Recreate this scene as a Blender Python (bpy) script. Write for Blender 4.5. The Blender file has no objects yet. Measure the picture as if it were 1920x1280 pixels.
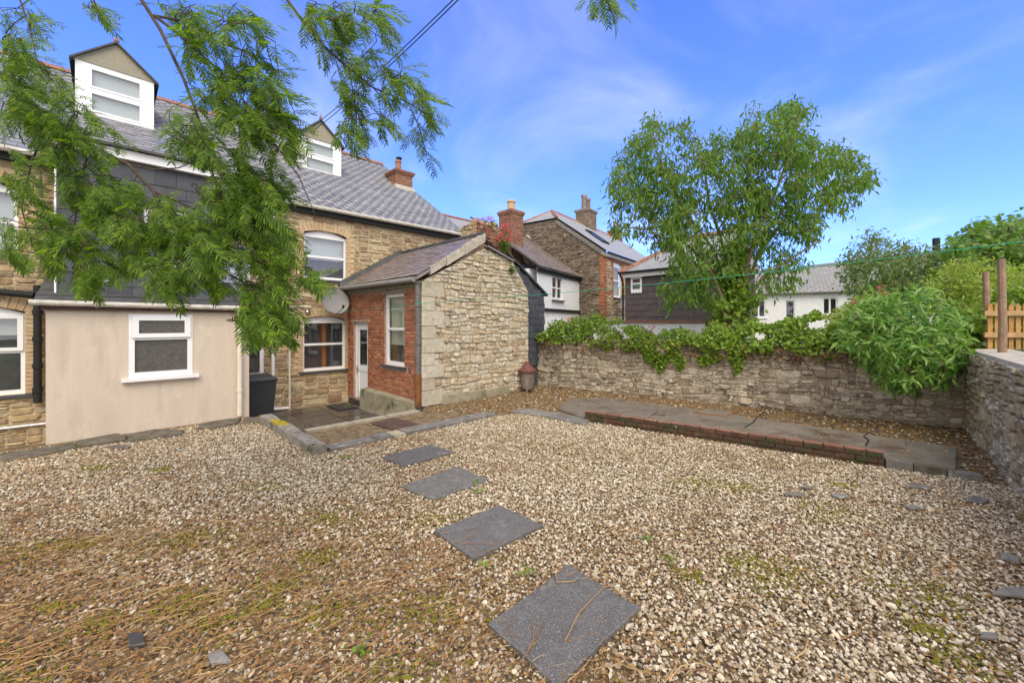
import bpy, bmesh, math, random
import numpy as np
from mathutils import Vector, Matrix, Euler, noise

R = math.radians
rng = random.Random(7)
nrg = np.random.default_rng(7)
scn = bpy.context.scene
COL = scn.collection
# ------------------------------------------------------------------ camera, sky, sun, exposure
FPX, HY, EYE = 760.0, 605.0, 1.85          # focal length and horizon row in photo pixels, eye height
cam = bpy.data.cameras.new('camera')
cam.sensor_width = 36
cam.lens = 36 * FPX / 1920
cam.shift_y = -(640 - HY) / 1920
cam.clip_end = 3000
cam.clip_start = 0.05
co = bpy.data.objects.new('camera', cam)
COL.objects.link(co)
co.location = (0, 0, EYE)
co.rotation_euler = (R(90), 0, 0)
scn.camera = co

SUN_EL, SUN_AZ = 50, 168                   # azimuth clockwise from +Y: behind the camera to the right
w = bpy.data.worlds.new('World')
scn.world = w
w.use_nodes = True
nt = w.node_tree
nt.nodes.clear()
L = nt.links.new


def N(tree, typ, **kw):
    n = tree.nodes.new(typ)
    for k, v in kw.items():
        if k.startswith('i_'):
            n.inputs[k[2:].replace('_', ' ')].default_value = v
        else:
            setattr(n, k, v)
    return n


sky = N(nt, 'ShaderNodeTexSky', sky_type='NISHITA', sun_disc=False)
sky.sun_elevation = R(SUN_EL)
sky.sun_rotation = R(SUN_AZ)
sky.air_density = 1.0
sky.dust_density = 0.3
sky.ozone_density = 2.5
tint = N(nt, 'ShaderNodeMix', data_type='RGBA', blend_type='MULTIPLY')
tint.inputs[0].default_value = 1
tint.inputs[7].default_value = (.63, .82, 1.58, 1)
L(sky.outputs[0], tint.inputs[6])
tc = N(nt, 'ShaderNodeTexCoord')
sep = N(nt, 'ShaderNodeSeparateXYZ')
L(tc.outputs['Generated'], sep.inputs[0])
zz = N(nt, 'ShaderNodeMath', operation='MAXIMUM')
zz.inputs[1].default_value = 0.0
L(sep.outputs[2], zz.inputs[0])
za = N(nt, 'ShaderNodeMath', operation='ADD')
za.inputs[1].default_value = 0.22
L(zz.outputs[0], za.inputs[0])
dv = N(nt, 'ShaderNodeVectorMath', operation='DIVIDE')
cz = N(nt, 'ShaderNodeCombineXYZ')
for i in range(3):
    L(za.outputs[0], cz.inputs[i])
L(tc.outputs['Generated'], dv.inputs[0])
L(cz.outputs[0], dv.inputs[1])
cn = N(nt, 'ShaderNodeTexNoise', i_Scale=1.15, i_Detail=7.0, i_Roughness=0.55, i_Distortion=0.5)
mp = N(nt, 'ShaderNodeMapping')
mp.inputs['Location'].default_value = (2.2, 4.6, 0)
mp.inputs['Scale'].default_value = (1.0, 1.0, 1)
L(dv.outputs[0], mp.inputs[0])
L(mp.outputs[0], cn.inputs['Vector'])
# the soft, nearly shadowless light of the photograph comes from cloud overhead and behind the camera
yb = N(nt, 'ShaderNodeMapRange', interpolation_type='SMOOTHSTEP')
yb.inputs[1].default_value = 0.62
yb.inputs[2].default_value = -0.35
yb.inputs[3].default_value = 0.0
yb.inputs[4].default_value = 0.52
L(sep.outputs[1], yb.inputs[0])
ad = N(nt, 'ShaderNodeMath', operation='ADD')
L(cn.outputs[0], ad.inputs[0])
L(yb.outputs[0], ad.inputs[1])
cm = N(nt, 'ShaderNodeMapRange', interpolation_type='SMOOTHSTEP')
cm.inputs[1].default_value = 0.44
cm.inputs[2].default_value = 0.98
cm.inputs[3].default_value = 0.0
cm.inputs[4].default_value = 0.9
L(ad.outputs[0], cm.inputs[0])
mixc = N(nt, 'ShaderNodeMix', data_type='RGBA')
mixc.inputs[7].default_value = (6.9, 6.6, 6.2, 1)
amp = N(nt, 'ShaderNodeMath', operation='MULTIPLY_ADD')
amp.inputs[1].default_value = 0.85
amp.inputs[2].default_value = 0.55
L(yb.outputs[0], amp.inputs[0])
cml = N(nt, 'ShaderNodeMath', operation='MULTIPLY')
L(cm.outputs[0], cml.inputs[0])
L(amp.outputs[0], cml.inputs[1])
L(cml.outputs[0], mixc.inputs[0])
L(tint.outputs[2], mixc.inputs[6])
bg = N(nt, 'ShaderNodeBackground', i_Strength=0.12)
L(mixc.outputs[2], bg.inputs[0])
wo = N(nt, 'ShaderNodeOutputWorld')
L(bg.outputs[0], wo.inputs[0])

sl = bpy.data.lights.new('sun', 'SUN')
sl.energy = 1.5
sl.angle = R(40)
sl.color = (1.0, 0.90, 0.74)
so = bpy.data.objects.new('sun', sl)
COL.objects.link(so)
so.rotation_euler = Euler((R(90 - SUN_EL), 0, R(180 - SUN_AZ)), 'XYZ')
scn.view_settings.view_transform = 'Standard'
scn.view_settings.look = 'None'
scn.view_settings.gamma = 1
scn.view_settings.use_curve_mapping = False
scn.view_settings.exposure = 1.05

# ------------------------------------------------------------------ helpers
S = math.sqrt(.5)


def V(*a):
    return Vector(a)


def at(px, py, Y):
    """point seen at a photo pixel, Y metres ahead"""
    return V((px - 960) / FPX * Y, Y, EYE + (HY - py) / FPX * Y)


def gp(px, py, z=0.0):
    """point of the level z seen at a photo pixel"""
    Y = (EYE - z) * FPX / (py - HY)
    return V((px - 960) / FPX * Y, Y, z)


def proj(p):
    if p[1] < .2:
        return None
    return 960 + p[0] / p[1] * FPX, HY - (p[2] - EYE) / p[1] * FPX


def infr(p, m=30):
    q = proj(p)
    return bool(q) and -m < q[0] < 1920 + m and -m < q[1] < 1280 + m


class Fr:
    """wall frame: a along the wall (to the right as seen), b outwards, c up"""

    def __init__(s, o, u):
        s.o = Vector(o)
        s.u = Vector(u).normalized()
        s.n = V(s.u.y, -s.u.x, 0)
        s.m = Matrix((s.u, s.n, V(0, 0, 1))).transposed()

    def w(s, a, b, c):
        return s.o + s.u * a + s.n * b + V(0, 0, c)


OFF = {}


def root_off(p):
    while p is not None and p.parent is not None:
        p = p.parent
    return OFF.get(p.name, V(0, 0, 0)) if p is not None else V(0, 0, 0)


def thing(name, label, cat, loc=(0, 0, 0), group=None):
    o = bpy.data.objects.new(name, None)
    o.empty_display_size = .2
    COL.objects.link(o)
    o.location = loc
    OFF[o.name] = Vector(loc)
    o['label'] = label
    o['category'] = cat
    if group:
        o['group'] = group
    return o


def tag(o, label=None, cat=None, group=None, kind=None):
    if label:
        o['label'] = label
    if cat:
        o['category'] = cat
    if group:
        o['group'] = group
    if kind:
        o['kind'] = kind
    return o


class MB:
    def __init__(s):
        s.v = []
        s.f = []

    def add(s, vs, fs):
        k = len(s.v)
        s.v += [tuple(p) for p in vs]
        s.f += [tuple(i + k for i in f) for f in fs]
        return s

    def hexa(s, p):
        """8 points: bottom ring 0-3 counter clockwise from above, top ring 4-7"""
        return s.add(p, [(3, 2, 1, 0), (4, 5, 6, 7), (0, 1, 5, 4), (1, 2, 6, 5), (2, 3, 7, 6), (3, 0, 4, 7)])

    def box(s, fr, a0, a1, b0, b1, c0, c1):
        return s.hexa([fr.w(a0, b1, c0), fr.w(a1, b1, c0), fr.w(a1, b0, c0), fr.w(a0, b0, c0),
                       fr.w(a0, b1, c1), fr.w(a1, b1, c1), fr.w(a1, b0, c1), fr.w(a0, b0, c1)])

    def prism(s, pts, z0, z1):
        n = len(pts)
        vs = [(p[0], p[1], z0) for p in pts] + [(p[0], p[1], z1) for p in pts]
        fs = [tuple(range(n - 1, -1, -1)), tuple(range(n, 2 * n))]
        fs += [(i, (i + 1) % n, n + (i + 1) % n, n + i) for i in range(n)]
        return s.add(vs, fs)

    def extrude(s, fr, poly, b0, b1):
        """polygon in (a, c) pushed from b0 (back) to b1 (front)"""
        n = len(poly)
        vs = [fr.w(a, b1, c) for a, c in poly] + [fr.w(a, b0, c) for a, c in poly]
        fs = [tuple(range(n)), tuple(range(2 * n - 1, n - 1, -1))]
        fs += [(i, n + i, n + (i + 1) % n, (i + 1) % n) for i in range(n)]
        return s.add(vs, fs)

    def tube(s, pts, r0, r1=None, n=6, cap=True):
        pts = [Vector(p) for p in pts]
        if r1 is None:
            r1 = r0
        k = len(pts)
        base = len(s.v)
        ref = V(0.31, 0.17, 0.93)
        for i, p in enumerate(pts):
            d = (pts[min(i + 1, k - 1)] - pts[max(i - 1, 0)])
            d = d.normalized() if d.length > 1e-9 else V(0, 0, 1)
            x = d.cross(ref)
            if x.length < .1:
                x = d.cross(V(1, 0, 0))
            x.normalize()
            y = d.cross(x)
            r = r0 + (r1 - r0) * i / max(1, k - 1)
            for j in range(n):
                t = 2 * math.pi * j / n
                s.v.append(tuple(p + x * (r * math.cos(t)) + y * (r * math.sin(t))))
        for i in range(k - 1):
            for j in range(n):
                a, b = base + i * n + j, base + i * n + (j + 1) % n
                s.f.append((a, b, b + n, a + n))
        if cap:
            s.f.append(tuple(base + j for j in range(n - 1, -1, -1)))
            s.f.append(tuple(base + (k - 1) * n + j for j in range(n)))
        return s

    def lathe(s, c, prof, n=14):
        """prof: list of (radius, z) turned about the vertical through c"""
        base = len(s.v)
        for r, z in prof:
            for j in range(n):
                t = 2 * math.pi * j / n
                s.v.append((c[0] + r * math.cos(t), c[1] + r * math.sin(t), c[2] + z))
        for i in range(len(prof) - 1):
            for j in range(n):
                a, b = base + i * n + j, base + i * n + (j + 1) % n
                s.f.append((a, b, b + n, a + n))
        s.f.append(tuple(base + j for j in range(n - 1, -1, -1)))
        s.f.append(tuple(base + (len(prof) - 1) * n + j for j in range(n)))
        return s

    def mesh(s, name, m, off=V(0, 0, 0), smooth=False):
        me = bpy.data.meshes.new(name)
        me.from_pydata([(x - off.x, y - off.y, z - off.z) for x, y, z in s.v], [], s.f)
        if smooth:
            me.polygons.foreach_set('use_smooth', [True] * len(me.polygons))
        if m:
            me.materials.append(m)
        me.update()
        return me

    def build(s, name, m, parent=None, smooth=False):
        off = root_off(parent)
        o = bpy.data.objects.new(name, s.mesh(name, m, off, smooth))
        COL.objects.link(o)
        if parent is not None:
            o.parent = parent
        return o


def piece(name, me, mw, parent):
    o = bpy.data.objects.new(name, me)
    COL.objects.link(o)
    o.parent = parent
    o.matrix_local = Matrix.Translation(-root_off(parent)) @ mw
    return o


def struct(o):
    o['kind'] = 'structure'
    return o


def stuff(o):
    o['kind'] = 'stuff'
    return o


def np_mesh(name, Vs, Fs, m, smooth=False):
    me = bpy.data.meshes.new(name)
    me.vertices.add(len(Vs))
    me.vertices.foreach_set('co', np.ascontiguousarray(Vs, dtype=np.float32).ravel())
    me.loops.add(Fs.size)
    me.loops.foreach_set('vertex_index', np.ascontiguousarray(Fs, dtype=np.int32).ravel())
    me.polygons.add(len(Fs))
    me.polygons.foreach_set('loop_start', np.arange(0, Fs.size, Fs.shape[1], dtype=np.int32))
    me.update(calc_edges=True)
    if smooth:
        me.polygons.foreach_set('use_smooth', [True] * len(me.polygons))
    me.materials.append(m)
    return me


def tris(fs):
    out = []
    for f in fs:
        for i in range(1, len(f) - 1):
            out.append((f[0], f[i], f[i + 1]))
    return out


def scatter(name, tmpl, mats, m, parent=None, smooth=False):
    """one joined mesh: the template (verts, faces) set at every 4x4 matrix"""
    tv = np.array([tuple(p) + (1.0,) for p in tmpl[0]])
    tf = np.array(tris(tmpl[1]))
    A = np.array(mats, dtype=float)[:, :3, :]
    off = root_off(parent)
    Vs = np.einsum('nij,kj->nki', A, tv).reshape(-1, 3) - np.array(off)
    Fs = (tf[None] + (np.arange(len(A)) * len(tv))[:, None, None]).reshape(-1, 3)
    o = bpy.data.objects.new(name, np_mesh(name, Vs, Fs, m, smooth))
    COL.objects.link(o)
    if parent is not None:
        o.parent = parent
    return o


def tmesh(name, tmpl, m, smooth=False):
    me = bpy.data.meshes.new(name)
    me.from_pydata([tuple(p) for p in tmpl[0]], [], [tuple(f) for f in tmpl[1]])
    me.materials.append(m)
    if smooth:
        me.polygons.foreach_set('use_smooth', [True] * len(me.polygons))
    me.update()
    return me


def mat4(x, y, z, p):
    m = Matrix.Identity(4)
    for i in range(3):
        m[i][0], m[i][1], m[i][2], m[i][3] = x[i], y[i], z[i], p[i]
    return m


def pieces(name, tmpl, mats, m, parent, limit=300, size=1.0, smooth=False, rest=None):
    """the `limit` largest of the photograph as objects, the rest joined into one part"""
    def key(mw):
        p = mw.translation
        sc = max(mw.col[0].length, mw.col[1].length, mw.col[2].length)
        return (sc / max(.3, p.y)) if infr(p) else sc / max(.3, p.y) * .001
    order = sorted(mats, key=key, reverse=True)
    me = tmesh(name, tmpl, m, smooth)
    for mw in order[:limit]:
        piece(name, me, mw, parent)
    if order[limit:]:
        stuff(scatter(rest or name + '_field', tmpl, order[limit:], m, parent, smooth))


# ------------------------------------------------------------------ materials
def mat(name, ramp, namt=.3, nscale=6.0, spots=(), rough=.85, bump=.25, bscale=60.0, metal=0.0, spec=.35,
        rand=True, transl=0.0, rough_n=0.0, stretch=None, attr=None, const=False):
    m = bpy.data.materials.new(name)
    m.use_nodes = True
    t = m.node_tree
    t.nodes.clear()
    lk = t.links.new
    geo = N(t, 'ShaderNodeNewGeometry')
    pos = geo.outputs['Position']
    if stretch:
        mpn = N(t, 'ShaderNodeMapping')
        mpn.inputs['Scale'].default_value = stretch
        lk(pos, mpn.inputs[0])
        pos = mpn.outputs[0]
    rp = N(t, 'ShaderNodeValToRGB')
    el = rp.color_ramp.elements
    n = len(ramp)
    for i, c in enumerate(ramp):
        e = el[i] if i < 2 else el.new(0.5)
        e.position = i / max(1, n - 1)
        e.color = (*c, 1)
    if n == 1:
        el[1].color = (*ramp[0], 1)
    if const:
        rp.color_ramp.interpolation = 'CONSTANT'
    if attr:
        at_ = N(t, 'ShaderNodeAttribute', attribute_type='INSTANCER', attribute_name=attr)
        lk(at_.outputs['Fac'], rp.inputs[0])
    elif rand:
        oi = N(t, 'ShaderNodeObjectInfo')
        ad_ = N(t, 'ShaderNodeMath', operation='ADD')
        lk(oi.outputs['Random'], ad_.inputs[0])
        lk(geo.outputs['Random Per Island'], ad_.inputs[1])
        fr_ = N(t, 'ShaderNodeMath', operation='FRACT')
        lk(ad_.outputs[0], fr_.inputs[0])
        lk(fr_.outputs[0], rp.inputs[0])
    else:
        n0 = N(t, 'ShaderNodeTexNoise', i_Scale=nscale * .5, i_Detail=6.0, i_Roughness=.6)
        lk(pos, n0.inputs['Vector'])
        mr0 = N(t, 'ShaderNodeMapRange')
        mr0.inputs[1].default_value = .3
        mr0.inputs[2].default_value = .7
        lk(n0.outputs[0], mr0.inputs[0])
        lk(mr0.outputs[0], rp.inputs[0])
    col = rp.outputs[0]
    if namt:
        n1 = N(t, 'ShaderNodeTexNoise', i_Scale=nscale, i_Detail=8.0, i_Roughness=.65)
        lk(pos, n1.inputs['Vector'])
        mr = N(t, 'ShaderNodeMapRange')
        mr.inputs[1].default_value = .25
        mr.inputs[2].default_value = .75
        mr.inputs[3].default_value = 1 - namt
        mr.inputs[4].default_value = 1 + namt
        lk(n1.outputs[0], mr.inputs[0])
        vm = N(t, 'ShaderNodeVectorMath', operation='SCALE')
        lk(col, vm.inputs[0])
        lk(mr.outputs[0], vm.inputs['Scale'])
        col = vm.outputs[0]
    for i, (sc, scale, lo, hi) in enumerate(spots):
        n2 = N(t, 'ShaderNodeTexNoise', i_Scale=scale, i_Detail=5.0, i_Roughness=.6)
        mp2 = N(t, 'ShaderNodeMapping')
        mp2.inputs['Location'].default_value = (3.7 * i + 1, 9.1 * i, 5.3 * i)
        lk(geo.outputs['Position'], mp2.inputs[0])
        lk(mp2.outputs[0], n2.inputs['Vector'])
        mr2 = N(t, 'ShaderNodeMapRange', interpolation_type='SMOOTHSTEP')
        mr2.inputs[1].default_value = lo
        mr2.inputs[2].default_value = hi
        lk(n2.outputs[0], mr2.inputs[0])
        mx = N(t, 'ShaderNodeMix', data_type='RGBA')
        lk(mr2.outputs[0], mx.inputs[0])
        lk(col, mx.inputs[6])
        mx.inputs[7].default_value = (*sc, 1)
        col = mx.outputs[2]
    bs = N(t, 'ShaderNodeBsdfPrincipled')
    lk(col, bs.inputs['Base Color'])
    bs.inputs['Roughness'].default_value = rough
    bs.inputs['Metallic'].default_value = metal
    bs.inputs['Specular IOR Level'].default_value = spec
    if rough_n:
        n4 = N(t, 'ShaderNodeTexNoise', i_Scale=2.3, i_Detail=4.0)
        lk(geo.outputs['Position'], n4.inputs['Vector'])
        mr4 = N(t, 'ShaderNodeMapRange')
        mr4.inputs[1].default_value = .35
        mr4.inputs[2].default_value = .65
        mr4.inputs[3].default_value = max(.04, rough - rough_n)
        mr4.inputs[4].default_value = min(1, rough + rough_n)
        lk(n4.outputs[0], mr4.inputs[0])
        lk(mr4.outputs[0], bs.inputs['Roughness'])
    if bump:
        n3 = N(t, 'ShaderNodeTexNoise', i_Scale=bscale, i_Detail=6.0, i_Roughness=.65)
        lk(pos, n3.inputs['Vector'])
        bp = N(t, 'ShaderNodeBump', i_Strength=bump, i_Distance=.02)
        lk(n3.outputs[0], bp.inputs['Height'])
        lk(bp.outputs[0], bs.inputs['Normal'])
    out = N(t, 'ShaderNodeOutputMaterial')
    if transl:
        tr = N(t, 'ShaderNodeBsdfTranslucent')
        vm2 = N(t, 'ShaderNodeVectorMath', operation='MULTIPLY')
        vm2.inputs[1].default_value = (1.35, 1.45, .55)
        lk(col, vm2.inputs[0])
        lk(vm2.outputs[0], tr.inputs[0])
        ms = N(t, 'ShaderNodeMixShader')
        ms.inputs[0].default_value = transl
        lk(bs.outputs[0], ms.inputs[1])
        lk(tr.outputs[0], ms.inputs[2])
        lk(ms.outputs[0], out.inputs[0])
    else:
        lk(bs.outputs[0], out.inputs[0])
    return m


def glass(name, tintc=(.9, .92, .92)):
    m = bpy.data.materials.new(name)
    m.use_nodes = True
    t = m.node_tree
    t.nodes.clear()
    fr = N(t, 'ShaderNodeFresnel', i_IOR=1.6)
    mr = N(t, 'ShaderNodeMath', operation='MULTIPLY_ADD')
    mr.inputs[1].default_value = 1.3
    mr.inputs[2].default_value = .05
    tr = N(t, 'ShaderNodeBsdfTransparent')
    tr.inputs[0].default_value = (*tintc, 1)
    gl = N(t, 'ShaderNodeBsdfGlossy', i_Roughness=.02)
    gl.inputs[0].default_value = (.95, .96, 1, 1)
    nn = N(t, 'ShaderNodeTexNoise', i_Scale=2.0, i_Detail=1.0)
    ge = N(t, 'ShaderNodeNewGeometry')
    bp = N(t, 'ShaderNodeBump', i_Strength=.05, i_Distance=.05)
    t.links.new(ge.outputs['Position'], nn.inputs['Vector'])
    t.links.new(nn.outputs[0], bp.inputs['Height'])
    t.links.new(bp.outputs[0], gl.inputs['Normal'])
    mx = N(t, 'ShaderNodeMixShader')
    t.links.new(fr.outputs[0], mr.inputs[0])
    nb = N(t, 'ShaderNodeMath', operation='SUBTRACT')
    nb.inputs[0].default_value = 1.0
    t.links.new(ge.outputs['Backfacing'], nb.inputs[1])
    fb = N(t, 'ShaderNodeMath', operation='MULTIPLY')
    t.links.new(mr.outputs[0], fb.inputs[0])
    t.links.new(nb.outputs[0], fb.inputs[1])
    t.links.new(fb.outputs[0], mx.inputs[0])
    t.links.new(tr.outputs[0], mx.inputs[1])
    t.links.new(gl.outputs[0], mx.inputs[2])
    out = N(t, 'ShaderNodeOutputMaterial')
    t.links.new(mx.outputs[0], out.inputs[0])
    return m


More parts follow.
